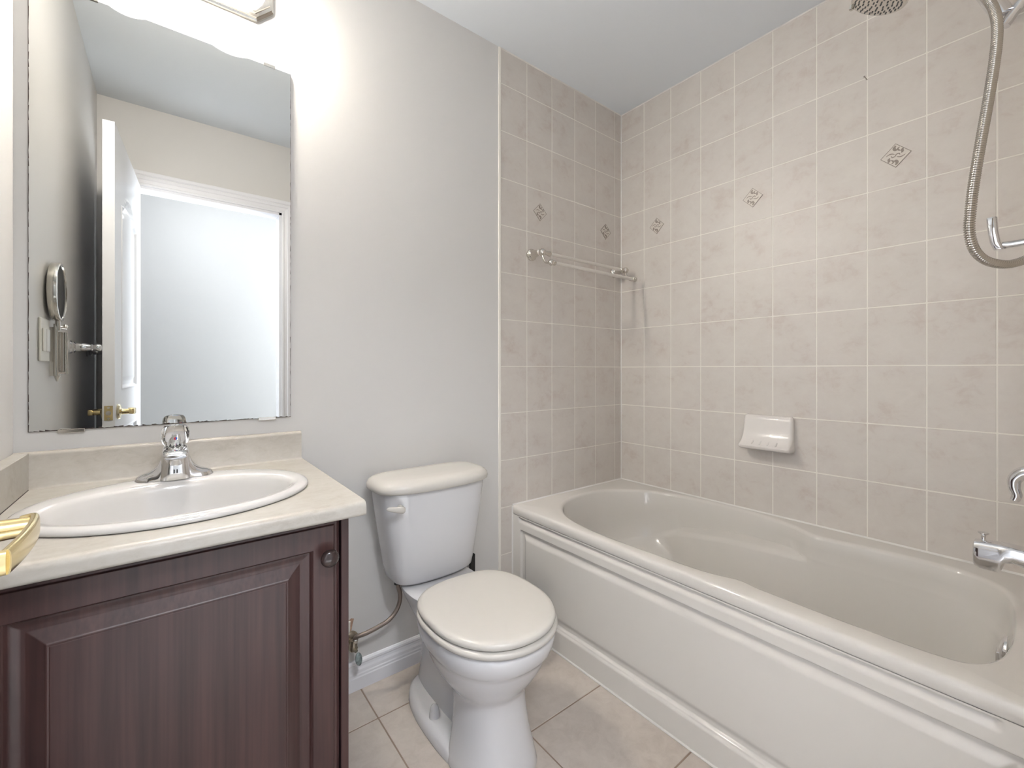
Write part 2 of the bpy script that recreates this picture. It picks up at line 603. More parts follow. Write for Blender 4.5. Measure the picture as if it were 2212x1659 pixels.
# door casing and jamb
prof = [(0.000, 0.004), (0.000, 0.012), (0.010, 0.014), (0.014, 0.011), (0.030, 0.014), (0.034, 0.018), (0.048, 0.018), (0.052, 0.014),
        (0.058, 0.020), (0.072, 0.020), (0.076, 0.016), (0.076, 0.0)]
g = G()
rings = []
for cx, cz, sx, sz in ((DX0, 0.0, -1, 0), (DX0, DZ, -1, 1), (DX1, DZ, 1, 1), (DX1, 0.0, 1, 0)):
    rings.append([(cx + sx * d, YF + h, cz + sz * d) for d, h in prof])
g.loft(rings)
struct('trim_3', g, TRIMW, 'white moulded casing around the doorway', 'trim')
g = G()
g.box(DX0 - 0.001, DX0 + 0.014, -0.09, YF + 0.003, 0, DZ)
g.box(DX1 - 0.014, DX1 + 0.001, -0.09, YF + 0.003, 0, DZ)
g.box(DX0, DX1, -0.09, YF + 0.003, DZ - 0.014, DZ + 0.001)
struct('trim_4', g, TRIMW, 'white door jamb lining the doorway', 'trim')

# hallway behind the camera, seen only in the mirror
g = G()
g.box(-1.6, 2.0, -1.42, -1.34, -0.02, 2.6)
struct('wall_hall_far', g, HALLF, 'hallway wall seen through the doorway, colour darkened against the strong light', 'wall')
g = G()
g.box(-1.68, -1.6, -1.42, -0.09, -0.02, 2.6)
g.box(1.9, 2.0, -1.42, -0.09, -0.02, 2.6)
struct('wall_hall_ends', g, HALLW, 'pale end walls of the hallway', 'wall')
struct('floor_hall', (lambda g: (g.box(-1.6, 2.0, -1.42, -0.09, -0.08, -0.002), g)[1])(G()), HALLFL, 'pale hallway floor outside the door', 'floor')
struct('ceiling_hall', (lambda g: (g.box(-1.6, 2.0, -1.42, -0.09, ZC, ZC + 0.08), g)[1])(G()), HALLW, 'pale hallway ceiling outside the door', 'ceiling')

# ------------------------------------------------------------------ bathtub
ZR = 0.504
TX0, TX1, TY0, TY1 = 1.199, 1.9585, 0.0055, 1.5275
tub = thing('bathtub', 'white built-in bathtub with a recessed panel on its front', 'bathtub', (1.58, 0.77, 0))
outline = [(1.543, 1.457), (1.687, 1.449), (1.781, 1.392), (1.8805, 1.2816), (1.927, 1.108), (1.940, 0.896), (1.905, 0.697), (1.863, 0.618),
           (1.840, 0.566), (1.8537, 0.4575), (1.868, 0.337), (1.8695, 0.228), (1.849, 0.1666), (1.80, 0.1175), (1.732, 0.0925), (1.638, 0.0817),
           (1.49, 0.078), (1.37, 0.092), (1.305, 0.125), (1.281, 0.18), (1.2757, 0.315), (1.2768, 0.41), (1.281, 0.526), (1.290, 0.585), (1.268, 0.655),
           (1.258, 0.725), (1.2525, 0.853), (1.2475, 0.985), (1.2510, 1.11), (1.2754, 1.2435), (1.325, 1.340), (1.415, 1.420)]
cv = catmull([(a, b, 0) for a, b in outline], 6, True)
CX, CY = 1.585, 0.79
N = len(cv)
# outer rectangle points on the same rays, corners snapped
rect = [None] * N
for i, p in enumerate(cv):
    d = Vector((p.x - CX, p.y - CY))
    ts = []
    if d.x > 1e-6: ts.append((TX1 - CX) / d.x)
    if d.x < -1e-6: ts.append((TX0 - CX) / d.x)
    if d.y > 1e-6: ts.append((TY1 - CY) / d.y)
    if d.y < -1e-6: ts.append((TY0 - CY) / d.y)
    t = min(ts)
    rect[i] = Vector((CX + d.x * t, CY + d.y * t, 0))
for c in ((TX0, TY0), (TX0, TY1), (TX1, TY0), (TX1, TY1)):
    k = min(range(N), key=lambda i: (rect[i].x - c[0]) ** 2 + (rect[i].y - c[1]) ** 2)
    rect[k] = Vector((c[0], c[1], 0))


def inward(pts, dist, z):
    n = len(pts)
    out = []
    for i, p in enumerate(pts):
        t = (pts[(i + 1) % n] - pts[i - 1]).normalized()
        nn = Vector((t.y, -t.x, 0))
        if nn.dot(Vector((CX, CY, 0)) - p) < 0:
            nn = -nn
        q = p + nn * dist
        out.append(Vector((q.x, q.y, z)))
    return out


def rectin(d, z, down=False):
    out = []
    for p in rect:
        out.append(Vector((max(TX0 + d, p.x), p.y, z)))
    return out


def low(s, z, y0, y1, wmax, zfun=None):
    """the basin outline drawn in: y squeezed to y0..y1, x limited to the seat width"""
    out = []
    for p in cv:
        t = (p.y - 0.078) / (1.457 - 0.078)
        y = y0 + (y1 - y0) * t
        dx = p.x - 1.572
        lim = wmax(p.y)
        dx = math.copysign(min(abs(dx) * s, lim), dx)
        out.append(Vector((1.572 + dx, y, z if zfun is None else zfun(p.y))))
    return out


def ledge(y):
    return interp(y, [(0.0, 0.40), (0.58, 0.412), (0.75, 0.402), (0.94, 0.386), (1.16, 0.348), (1.29, 0.289), (1.46, 0.24)])


wl = lambda y: interp(y, [(0.0, 0.30), (0.45, 0.275), (0.62, 0.262), (0.80, 0.262), (0.95, 0.264), (1.06, 0.270), (1.15, 0.282), (1.24, 0.300), (1.32, 0.325), (1.40, 0.36), (1.46, 0.38)])
wl2 = lambda y: wl(y) - 0.02
wl3 = lambda y: wl(y) - 0.045
g = G()
rings = [rectin(0.003, 0.466), rectin(0.0, 0.470), rectin(0.0, 0.490), rectin(0.0018, 0.4975), rectin(0.006, 0.5022), rectin(0.012, ZR),
         inward(cv, -0.014, ZR), inward(cv, -0.006, ZR - 0.0014), inward(cv, 0.0, ZR - 0.005), inward(cv, 0.004, ZR - 0.012),
         low(0.985, 0, 0.086, 1.445, lambda y: 9, lambda y: 0.45 * ledge(y) + 0.55 * (ZR - 0.012)),
         low(0.965, 0, 0.094, 1.425, lambda y: 9, lambda y: ledge(y) + 0.012),
         low(0.955, 0, 0.097, 1.417, lambda y: wl(y) + 0.030, lambda y: ledge(y) + 0.003),
         low(0.955, 0, 0.100, 1.41, lambda y: wl(y) + 0.006, lambda y: ledge(y) - 0.003),
         low(0.94, 0, 0.105, 1.40, wl, lambda y: ledge(y) - 0.014),
         low(0.90, 0.24, 0.125, 1.33, wl2), low(0.85, 0.17, 0.15, 1.24, wl3), low(0.78, 0.135, 0.185, 1.17, lambda y: wl3(y) - 0.03),
         low(0.60, 0.122, 0.27, 1.07, lambda y: wl3(y) - 0.08), low(0.05, 0.118, 0.62, 0.72, lambda y: 0.02)]
g.loft(rings, False, True)
obj('tub_shell', g, ACRYL, tub, smooth=50)


def apron_d(y, z):
    d = 0.001
    mk = sstep(0.075, 0.090, y) * (1 - sstep(1.476, 1.490, y))
    # upper groove: sharp shadow line at the top, slopes out below
    gz = 0.0
    if 0.436 < z < 0.462:
        gz = sstep(0.4625, 0.458, z) if z > 0.456 else sstep(0.436, 0.455, z)
        gz *= 0.009
    d += gz * mk
    e = min(y - 0.045, 1.474 - y, z - 0.092, 0.410 - z)
    if e > 0:
        if e < 0.005:
            d += 0.010 * sstep(0, 0.005, e)
        elif e < 0.014:
            d += 0.010
        else:
            d += 0.010 - 0.0095 * sstep(0.014, 0.040, e)
    d -= 0.007 * (1 - sstep(0.080, 0.092, z))
    return d


ys = [TY0] + lin(0.02, 0.11, 46) + lin(0.13, 1.40, 40) + lin(1.41, 1.52, 56) + [TY1]
zs = lin(0.0, 0.07, 6) + lin(0.076, 0.145, 36) + lin(0.15, 0.355, 12) + lin(0.358, 0.4664, 56)
g = G()
g.grid(lambda y, z: (TX0 + apron_d(y, z), y, z), ys, zs)
obj('apron', g, ACRYL, tub, smooth=60)
g = G()
g.tube([(TX0 - 0.008, TY0, 0.002), (TX0 - 0.008, TY1, 0.002)], 0.004, 8)
g.prism([(TX0 - 0.004, YB - 0.0004, 0.0), (TX0 + 0.002, YB - 0.006, 0.0), (TX0 + 0.002, YB - 0.0004, 0.0)], (0, 0, 0.50))
g.prism([(TX0, YB - 0.006, ZR - 0.001), (TX0, YB - 0.0004, ZR + 0.005), (TX0, YB - 0.0004, ZR - 0.001)], (XR - TX0 - 0.0005, 0, 0))
g.prism([(XR - 0.007, TY0, ZR - 0.001), (XR - 0.0004, TY0, ZR + 0.005), (XR - 0.0004, TY0, ZR - 0.001)], (0, TY1 - TY0, 0))
obj('caulk_bead', g, CAULK, tub)
# overflow plate on the tap end
g = G()
g.lathe([(0.0, 0.012), (0.026, 0.012), (0.033, 0.008), (0.035, 0.0)], (1.575, 0.094, 0.432), (0, 1, 0.06), 28)
g.box(1.562, 1.588, 0.098, 0.113, 0.404, 0.428)
obj('overflow_plate', g, CHROME, tub, smooth=40, bevel=0.002, bseg=2)['label'] = 'chrome overflow plate'

# ------------------------------------------------------------------ bath taps on the end wall
sp = thing('tub_spout', 'chrome tub spout with a small pull knob, above the bathtub rim', 'tap', (1.58, YE, 0.66))
g = G()
def spring(y, zt, zb, hw, e=3.0, n=24):
    out = []
    zc, hh = (zt + zb) / 2, (zt - zb) / 2
    for i in range(n):
        t = 2 * math.pi * i / n
        c, s = math.cos(t), math.sin(t)
        out.append((1.58 + hw * math.copysign(abs(c) ** (2 / e), c), y, zc + hh * math.copysign(abs(s) ** (2 / e), s)))
    return out
g.loft([spring(y, zt, zb, hw) for y, zt, zb, hw in ((YE, 0.684, 0.628, 0.030), (0.03, 0.685, 0.632, 0.028), (0.06, 0.687, 0.640, 0.026), (0.085, 0.688, 0.645, 0.025),
       (0.098, 0.688, 0.642, 0.025), (0.104, 0.688, 0.622, 0.0245), (0.109, 0.6875, 0.615, 0.024), (0.140, 0.685, 0.616, 0.022), (0.1485, 0.683, 0.620, 0.021), (0.151, 0.677, 0.625, 0.018))])
obj('spout_body', g, CHROME, sp, smooth=45)
g = G()
g.lathe([(0.006, 0), (0.0045, 0.004), (0.0045, 0.012), (0.006, 0.016), (0.010, 0.019), (0.0102, 0.021), (0.006, 0.022)], (1.58, 0.134, 0.683), (0, 0, 1), 20)
obj('diverter_knob', g, CHROME, sp, smooth=35)

tv = thing('shower_valve', 'chrome lever valve on the tiled wall above the tub spout', 'tap', (1.58, YE, 0.86))
g = G()
g.lathe([(0.085, 0), (0.085, 0.004), (0.075, 0.010), (0.045, 0.014), (0.04, 0.018), (0.0, 0.018)], (1.58, YE, 0.86), (0, 1, 0), 40)
obj('escutcheon', g, CHROME, tv, smooth=35)
g = G()
g.lathe([(0.030, 0.01), (0.028, 0.045), (0.022, 0.058), (0, 0.060)], (1.58, YE, 0.86), (0, 1, 0), 28)
pts = catmull([(1.58, 0.050, 0.868), (1.58, 0.070, 0.862), (1.58, 0.083, 0.845), (1.578, 0.084, 0.825), (1.576, 0.080, 0.808), (1.575, 0.084, 0.795)], 6)
g.tube(pts, [0.016 - 0.0085 * i / (len(pts) - 1) for i in range(len(pts))], 14)
obj('lever_handle', g, CHROME, tv, smooth=50)

hk = thing('wall_hook', 'chrome wall hook with flat upturned end beside the shower hose', 'hook', (1.58, YE, 1.40))
g = G()
g.lathe([(0.028, 0), (0.028, 0.004), (0.02, 0.010), (0.012, 0.014), (0, 0.014)], (1.58, YE, 1.405), (0, 1, 0), 24)
obj('wall_rosette', g, CHROME, hk, smooth=35)
g = G()
g.tube(catmull([(1.58, YE + 0.01, 1.405), (1.58, 0.05, 1.405), (1.58, 0.085, 1.403), (1.58, 0.103, 1.404)], 6), 0.0085, 16)
obj('arm', g, CHROME, hk, smooth=40)
g = G()
g.loft([rrect(1.58 - 0.014 * s, 1.58 + 0.014 * s, y0, y0 + 0.018, z, 0.006) for y0, z, s in ((0.097, 1.393, 0.75), (0.100, 1.397, 0.95), (0.105, 1.412, 1.0), (0.109, 1.44, 1.0), (0.111, 1.470, 1.0), (0.111, 1.474, 0.8))])
obj('upturned_end', g, CHROME, hk, smooth=40)

# hand shower: bracket on the wall arm, handle, head with nozzles, hose
hs = thing('hand_shower', 'chrome hand shower with a round nozzle head under the ceiling', 'shower', (1.58, YE, 2.03))
g = G()
axis = Vector((0, 0.42, -0.90)).normalized()
hc = Vector((1.585, 0.335, 2.153))
g.lathe([(0.0, -0.040), (0.018, -0.038), (0.045, -0.026), (0.064, -0.012), (0.068, -0.004), (0.0685, 0.004), (0.066, 0.009)], hc, axis, 40)
g.lathe([(0.064, 0.008), (0.066, 0.0095), (0.064, 0.0105), (0.055, 0.010), (0, 0.0105)], hc, axis, 40)
pts = catmull([hc - axis * 0.025, (1.583, 0.285, 2.172), (1.582, 0.22, 2.128), (1.58, 0.15, 2.050), (1.578, 0.128, 2.02)], 6)
g.tube(pts, [0.020 - 0.008 * i / (len(pts) - 1) for i in range(len(pts))], 16)
obj('shower_head', g, [NICKELP], hs, smooth=40)
g = G()
u = axis.cross(Vector((1, 0, 0))).normalized()
v2 = axis.cross(u)
for rr, cnt, ph in ((0.010, 5, 0.2), (0.024, 10, 0.0), (0.036, 14, 0.3), (0.047, 20, 0.1), (0.056, 26, 0.0)):
    for k in range(cnt):
        a = ph + 2 * math.pi * k / cnt
        g.lathe([(0.0022, 0), (0.0020, 0.003), (0.0, 0.0032)], hc + axis * 0.0095 + (u * math.cos(a) + v2 * math.sin(a)) * rr, axis, 8)
o = obj('spray_nozzles', g, RUBBER, hs)
o['label'] = 'black rubber spray nozzles'
o['kind'] = 'stuff'
g = G()
g.lathe([(0.006, 0), (0.006, 0.012), (0.004, 0.014)], hc + axis * 0.004 + v2 * 0.0 - u * 0.066, axis, 12)
obj('spray_tab', g, NICKELP, hs)
g = G()
pts = catmull([(1.585, YE, 2.00), (1.585, 0.03, 2.00), (1.585, 0.055, 1.99), (1.583, 0.085, 1.955), (1.580, 0.10, 1.93)], 8)
g.tube(pts, 0.011, 16)
g.lathe([(0.032, 0), (0.031, 0.004), (0.018, 0.012), (0, 0.012)], (1.585, YE, 2.00), (0, 1, 0), 28)
g.tube([(1.58, 0.10, 1.955), (1.58, 0.135, 2.045)], 0.019, 18)
obj('wall_bracket', g, CHROME, hs, smooth=40)


def proj_pt(px, py, d):
    """point that lies in direction (px, py) at forward depth d, used to measure the hose"""
    s, c = math.sin(R(38.05)), math.cos(R(38.05))
    u = (px - 1106) / 946.3
    vv = (798.1 - py) / 946.3
    return Vector((d * (s + u * c), d * (c - u * s), H + d * vv))


hp = [(1.578, 0.128, 2.02)] + [tuple(proj_pt(*q)) for q in ((2118, -28, 1.03), (2146, 18, 0.99), (2154, 60, 0.97), (2150, 120, 0.96), (2136, 210, 0.955), (2118, 310, 0.955), (2103, 400, 0.96),
      (2096, 460, 0.965), (2094, 500, 0.97), (2103, 536, 0.975), (2122, 558, 0.98), (2150, 569, 0.985), (2185, 570, 0.99), (2225, 555, 0.995), (2262, 520, 1.0), (2275, 440, 1.0), (2270, 300, 1.0), (2268, 120, 1.0))]
g = G()
pts = catmull(hp, 60)
# ribbed interlock: radius swings along the length
acc, rr, keep = 0.0, [], []
for i, p in enumerate(pts):
    if i:
        acc += (p - pts[i - 1]).length
    keep.append(p)
tot = acc
M = int(tot / 0.00085)
samp, k, acc = [], 0, 0.0
step = tot / M
nextd = 0.0
for i in range(1, len(pts)):
    L = (pts[i] - pts[i - 1]).length
    while nextd <= acc + L and L > 0:
        samp.append(pts[i - 1].lerp(pts[i], (nextd - acc) / L))
        nextd += step
    acc += L
ribs = [0.0084 + (0.0012 if (i % 6) in (1, 2, 3, 4) else -0.0008) for i in range(len(samp))]
g.tube(samp, ribs, 10)
ho = obj('shower_hose', g, STEEL, None, smooth=80, loc=tuple(samp[0]))
tag(ho, 'ribbed stainless steel shower hose hanging in a loop', 'hose')

# soap dish on the long tiled wall
sd = thing('soap_dish', 'white ceramic soap dish on the tiled wall above the bathtub', 'soap dish', (XR, 0.77, 0.775))
g = G()
y0, y1 = 0.677, 0.868


def dish(z, depth, grow=0.0):
    return depth, grow
rings = []
for z, dp, gr in ((0.778, 0.012, -0.006), (0.772, 0.030, -0.002), (0.776, 0.060, 0.0), (0.783, 0.075, 0.001), (0.791, 0.076, 0.001), (0.797, 0.068, 0.0), (0.808, 0.052, 0),
                  (0.830, 0.036, 0), (0.86, 0.029, -0.001), (0.895, 0.026, -0.002), (0.908, 0.023, -0.004), (0.914, 0.015, -0.008), (0.9155, 0.006, -0.011)):
    rings.append([Vector(p) for p in rrect(XR - dp, XR + 0.004, y0 - gr, y1 + gr, z, min(0.014, dp * 0.45))])
g.loft(rings)
obj('dish_body', g, DISHW, sd, smooth=60)
g = G()
for k in range(4):
    yy = 0.725 + k * 0.030
    g = G()
    g.tube([(XR - 0.066, yy, 0.7975), (XR - 0.045, yy, 0.812)], 0.003, 8)
    obj('drain_ridge', g, DISHW, sd, smooth=60)
# small nail in the tiling
g = G()
g.tube([(XR + 0.004, 0.449, 2.137), (XR - 0.014, 0.454, 2.146)], 0.0014, 8)
g.lathe([(0.003, 0), (0.003, 0.001)], (XR - 0.014, 0.454, 2.146), (-0.85, 0.22, 0.45), 10)
tag(obj('nail', g, INLAY, None, loc=(XR, 0.449, 2.137)), 'small dark nail sticking out of a grout line', 'nail')

# ------------------------------------------------------------------ double towel bar at the end of the tub
tb = thing('double_towel_bar', 'double nickel towel bar on the tiled wall above the bathtub', 'towel bar', (1.61, YB, 1.628))
for xx, sgn in ((1.307, 1), (1.895, -1)):
    g = G()
    g.lathe([(0.027, 0), (0.0275, 0.006), (0.026, 0.010), (0.022, 0.013), (0.019, 0.024), (0.0145, 0.044), (0.013, 0.056), (0.0155, 0.060), (0.013, 0.064), (0.010, 0.068)],
            (xx, YB, 1.629), (0, -1, 0), 28)
    g.lathe([(0.0, -0.0165), (0.009, -0.014), (0.0145, -0.008), (0.0165, 0), (0.0145, 0.008), (0.009, 0.014), (0.0, 0.0165)], (xx, YB - 0.078, 1.627), (0, -1, 0), 24)
    g.lathe([(0.007, 0.010), (0.007, 0.022), (0.0115, 0.040), (0.0115, 0.046), (0.008, 0.048)], (xx, YB - 0.078, 1.626), (sgn, 0, -0.02), 20)
    g.tube(catmull([(xx, YB - 0.080, 1.614), (xx, YB - 0.085, 1.596), (xx, YB - 0.098, 1.578), (xx, YB - 0.115, 1.571), (xx, YB - 0.130, 1.570)], 5), 0.0042, 10)
    g.lathe([(0.0, -0.0145), (0.008, -0.012), (0.0125, -0.006), (0.0145, 0), (0.0125, 0.006), (0.008, 0.012), (0.0, 0.0145)], (xx, YB - 0.136, 1.570), (sgn, 0, 0), 24)
    g.lathe([(0.009, 0.010), (0.011, 0.016), (0.011, 0.022), (0.008, 0.023)], (xx, YB - 0.136, 1.570), (sgn, 0, 0), 20)
    obj('post', g, NICKELP, tb, smooth=40)
g = G()
g.tube([(1.350, YB - 0.078, 1.6255), (1.852, YB - 0.078, 1.6255)], 0.0080, 16)
obj('rail', g, RAILM, tb, smooth=40)
g = G()
g.tube([(1.325, YB - 0.136, 1.570), (1.877, YB - 0.136, 1.570)], 0.0080, 16)
obj('rail', g, RAILM, tb, smooth=40)

# ------------------------------------------------------------------ toilet
TC = 0.732
toi = thing('toilet', 'white two-piece toilet with its lid closed, between vanity and bathtub', 'toilet', (TC, 1.15, 0))
g = G()
# bowl and front pedestal
BR = [(0.000, 0.118, 0.902, 1.120, 2.6), (0.006, 0.120, 0.900, 1.120, 2.6), (0.030, 0.116, 0.906, 1.118, 2.5), (0.100, 0.104, 0.924, 1.115, 2.4), (0.165, 0.098, 0.936, 1.118, 2.4),
      (0.200, 0.1005, 0.936, 1.135, 2.3), (0.215, 0.106, 0.932, 1.150, 2.3), (0.232, 0.119, 0.920, 1.170, 2.25), (0.258, 0.136, 0.902, 1.195, 2.2), (0.290, 0.150, 0.884, 1.222, 2.2),
      (0.318, 0.158, 0.873, 1.243, 2.2), (0.330, 0.161, 0.869, 1.252, 2.2), (0.337, 0.166, 0.862, 1.258, 2.2), (0.350, 0.173, 0.853, 1.265, 2.2), (0.372, 0.1775, 0.847, 1.272, 2.2),
      (0.392, 0.179, 0.845, 1.272, 2.2), (0.400, 0.176, 0.848, 1.27, 2.2), (0.403, 0.170, 0.855, 1.262, 2.2)]
zq = lambda z: z if z < 0.2 else 0.2 + (z - 0.2) * 0.912
g.loft([sell(TC, 1.06, rx, 1.06 - yf, zq(z), 56, e, yb - 1.06, 2.6) for z, rx, yf, yb, e in BR])
# trapway body behind
TR = [(0.000, 0.066, 1.06, 1.44), (0.05, 0.062, 1.06, 1.43), (0.12, 0.060, 1.06, 1.41), (0.20, 0.068, 1.06, 1.40), (0.28, 0.090, 1.10, 1.42), (0.34, 0.112, 1.13, 1.46), (0.385, 0.125, 1.15, 1.49),
      (0.400, 0.127, 1.15, 1.495), (0.405, 0.122, 1.16, 1.49)]
g.loft([sell(TC, (a + b) / 2, rx, (b - a) / 2, zq(z), 56, 3.2 if z < 0.25 else 2.2) for z, rx, a, b in TR])
# foot flange
FT = [(0.0, 0.123, 0.95, 1.43), (0.006, 0.125, 0.948, 1.432), (0.028, 0.122, 0.953, 1.428), (0.038, 0.114, 0.965, 1.415), (0.042, 0.10, 0.99, 1.39)]
g.loft([sell(TC, (a + b) / 2, rx, (b - a) / 2, z, 56, 2.7) for z, rx, a, b in FT])
obj('bowl', g, BOWLW, toi, smooth=50)
for sx in (-1, 1):
    g = G()
    g.lathe([(0.0165, 0), (0.0155, 0.012), (0.0130, 0.028), (0.0105, 0.035), (0.005, 0.0385), (0, 0.0387)], (TC + sx * 0.091, 1.205, 0.038), (0, 0, 1), 24)
    obj('bolt_cap', g, BOWLW, toi, smooth=50)
# tank
g = G()
TK = [(0.391, 0.126, 1.350, 1.475), (0.394, 0.140, 1.338, 1.485), (0.403, 0.149, 1.330, 1.492), (0.44, 0.157, 1.325, 1.498), (0.52, 0.170, 1.321, 1.500), (0.60, 0.183, 1.318, 1.502), (0.66, 0.192, 1.316, 1.503), (0.708, 0.198, 1.315, 1.504)]


def tankring(z, rx, a, b, bow=0.016, e=4.5):
    out = []
    for p in sell(TC, (a + b) / 2, rx, (b - a) / 2, z, 64, e):
        if p.y < (a + b) / 2:
            q = (p.x - TC) / rx
            p = Vector((p.x, p.y - bow * (1 - q * q) + bow * 0.4, p.z))
        out.append(p)
    return out


g.loft([tankring(*q) for q in TK])
obj('tank', g, BOWLW, toi, smooth=50)
g = G()
g.loft([tankring(z, rx, a, b, 0.018, 4.0) for z, rx, a, b in ((0.705, 0.196, 1.318, 1.503), (0.7045, 0.208, 1.305, 1.511), (0.708, 0.2125, 1.301, 1.514), (0.716, 0.214, 1.2995, 1.5145), (0.726, 0.2125, 1.301, 1.514), (0.736, 0.206, 1.308, 1.511), (0.7425, 0.194, 1.320, 1.503), (0.7455, 0.175, 1.34, 1.49), (0.7465, 0.10, 1.38, 1.46))])
obj('tank_lid', g, SEATW, toi, smooth=50)
# flush lever
g = G()
g.lathe([(0.011, 0), (0.011, 0.006), (0.007, 0.010), (0.007, 0.016)], (0.578, 1.316, 0.664), (0, -1, 0), 18)
pts = catmull([(0.588, 1.297, 0.663), (0.580, 1.293, 0.664), (0.568, 1.290, 0.666), (0.552, 1.290, 0.670), (0.535, 1.293, 0.6735), (0.525, 1.296, 0.6745)], 6)
n = len(pts)
rings = []
for i, p in enumerate(pts):
    t = i / (n - 1)
    rz = interp(t, [(0, 0.002), (0.08, 0.008), (0.25, 0.0115), (0.5, 0.010), (0.85, 0.0065), (1, 0.001)])
    rings.append([(p.x, p.y + 0.55 * rz * math.cos(a), p.z + rz * math.sin(a)) for a in [2 * math.pi * k / 14 for k in range(14)]])
g.loft(rings)
obj('flush_lever', g, SEATW, toi, smooth=60)
# seat and lid
def seatring(z, rx, yf, yb):
    z -= 0.0178
    rx *= 0.985
    return sell(TC, 1.055, rx, 1.055 - yf, z, 64, 2.15, yb - 1.055, 2.9)
g = G()
g.loft([seatring(*q) for q in ((0.4045, 0.174, 0.852, 1.235), (0.405, 0.183, 0.842, 1.240), (0.411, 0.1875, 0.837, 1.242), (0.4175, 0.1875, 0.837, 1.242), (0.422, 0.184, 0.841, 1.240), (0.423, 0.17, 0.86, 1.23))])
obj('seat', g, SEATW, toi, smooth=50)
g = G()
g.loft([seatring(*q) for q in ((0.4255, 0.172, 0.858, 1.240), (0.4265, 0.180, 0.847, 1.246), (0.432, 0.1830, 0.8435, 1.248), (0.438, 0.1825, 0.8445, 1.248), (0.4435, 0.178, 0.850, 1.245), (0.446, 0.168, 0.863, 1.237), (0.4475, 0.14, 0.90, 1.21), (0.4485, 0.06, 1.0, 1.12))])
obj('seat_lid', g, SEATW, toi, smooth=50)
for sx in (-1, 1):
    g = G()
    g.loft([rrect(TC + sx * 0.07 - 0.018, TC + sx * 0.07 + 0.018, 1.232, 1.272, z, 0.008) for z in (0.383, 0.406)])
    obj('hinge', g, SEATW, toi, smooth=40, bevel=0.003)

# shutoff valve and supply hose
va = thing('shutoff_valve', 'worn metal shutoff valve on the wall beside the vanity', 'valve', (0.485, YB, 0.195))
VX, VZ = 0.487, 0.178
g = G()
g.lathe([(0.030, 0.001), (0.030, 0.003), (0.024, 0.009), (0.014, 0.011), (0.012, 0.010)], (VX, YB - 0.004, VZ), (0.05, -1, 0.05), 28)
obj('escutcheon', g, WORNMETAL, va, smooth=40)
g = G()
g.tube([(VX, YB + 0.01, VZ), (VX, YB - 0.028, VZ)], 0.008, 14)
g.lathe([(0.0105, 0), (0.0125, 0.004), (0.0125, 0.022), (0.0105, 0.026), (0.0105, 0.034)], (VX - 0.004, YB - 0.050, VZ - 0.012), (0.10, 0, 1), 16)
g.lathe([(0.010, 0), (0.010, 0.014), (0.006, 0.016), (0.006, 0.026)], (VX, YB - 0.045, VZ), (0, -1, -0.2), 14)
obj('valve_body', g, WORNMETAL, va, smooth=40)
g = G()
rings = []
for h, s in ((0, 0.8), (0.003, 1.0), (0.008, 1.0), (0.011, 0.75)):
    ax = Vector((0.35, -1, 0.25)).normalized()
    u = ax.cross(Vector((0, 0, 1))).normalized()
    vv = ax.cross(u)
    o0 = Vector((VX + 0.004, YB - 0.074, VZ - 0.030)) + ax * h
    rings.append([o0 + u * (0.0115 * s * math.cos(a)) + vv * (0.020 * s * math.sin(a)) for a in [2 * math.pi * k / 24 for k in range(24)]])
g.loft(rings)
obj('valve_handle', g, PATINA, va, smooth=40)['label'] = 'blue grey corroded oval handle'
# broken drywall round the pipe
poly = [(0.462, 0.205), (0.467, 0.238), (0.474, 0.246), (0.484, 0.243), (0.494, 0.248), (0.503, 0.244), (0.498, 0.226), (0.494, 0.205), (0.500, 0.180), (0.462, 0.175)]
g = G()
g.prism([(a, YB - 0.0006, b) for a, b in poly], (0, 0.004, 0))
g.tube([(0.481, YB - 0.003, 0.198), (0.483, YB - 0.003, 0.242)], 0.007, 10)
g.m = [1 if i >= len(poly) + 2 else 0 for i in range(len(g.f))]
obj('wall_opening_patch', g, [HOLE, GROUT], va, smooth=40)['label'] = 'broken drywall with a pale pipe stub'

g = G()
sup = catmull([(VX + 0.001, YB - 0.05, VZ + 0.018), (VX + 0.006, YB - 0.058, VZ + 0.034), (0.520, YB - 0.070, 0.2205), (0.560, YB - 0.076, 0.2300), (0.600, YB - 0.078, 0.243), (0.628, YB - 0.078, 0.272),
               (0.638, YB - 0.078, 0.310), (0.629, YB - 0.078, 0.352), (0.627, YB - 0.078, 0.366)], 8)
su = thing('supply_hose', 'braided steel water hose curving from valve up to toilet tank', 'hose', (0.487, YB - 0.05, 0.19))
g.tube(sup, 0.0075, 14)
obj('hose', g, BRAID, su, smooth=50)
g = G()
g.lathe([(0.010, 0), (0.011, 0.002), (0.011, 0.016), (0.009, 0.018)], (0.627, YB - 0.078, 0.356), (-0.05, 0, 1), 8)
obj('hose_nut', g, BLACK, su)
g = G()
g.lathe([(0.0125, 0), (0.0125, 0.015), (0.010, 0.018)], (0.626, YB - 0.078, 0.3725), (0, 0, 1), 12)
obj('tank_nut', g, CERAMIC, su, smooth=30)['label'] = 'white plastic nut under the tank'
g = G()
g.lathe([(0.0095, 0), (0.0095, 0.016), (0.008, 0.018)], (VX + 0.001, YB - 0.05, VZ + 0.012), (0.2, -0.3, 1), 8)
obj('hose_nut', g, NICKELP, su)

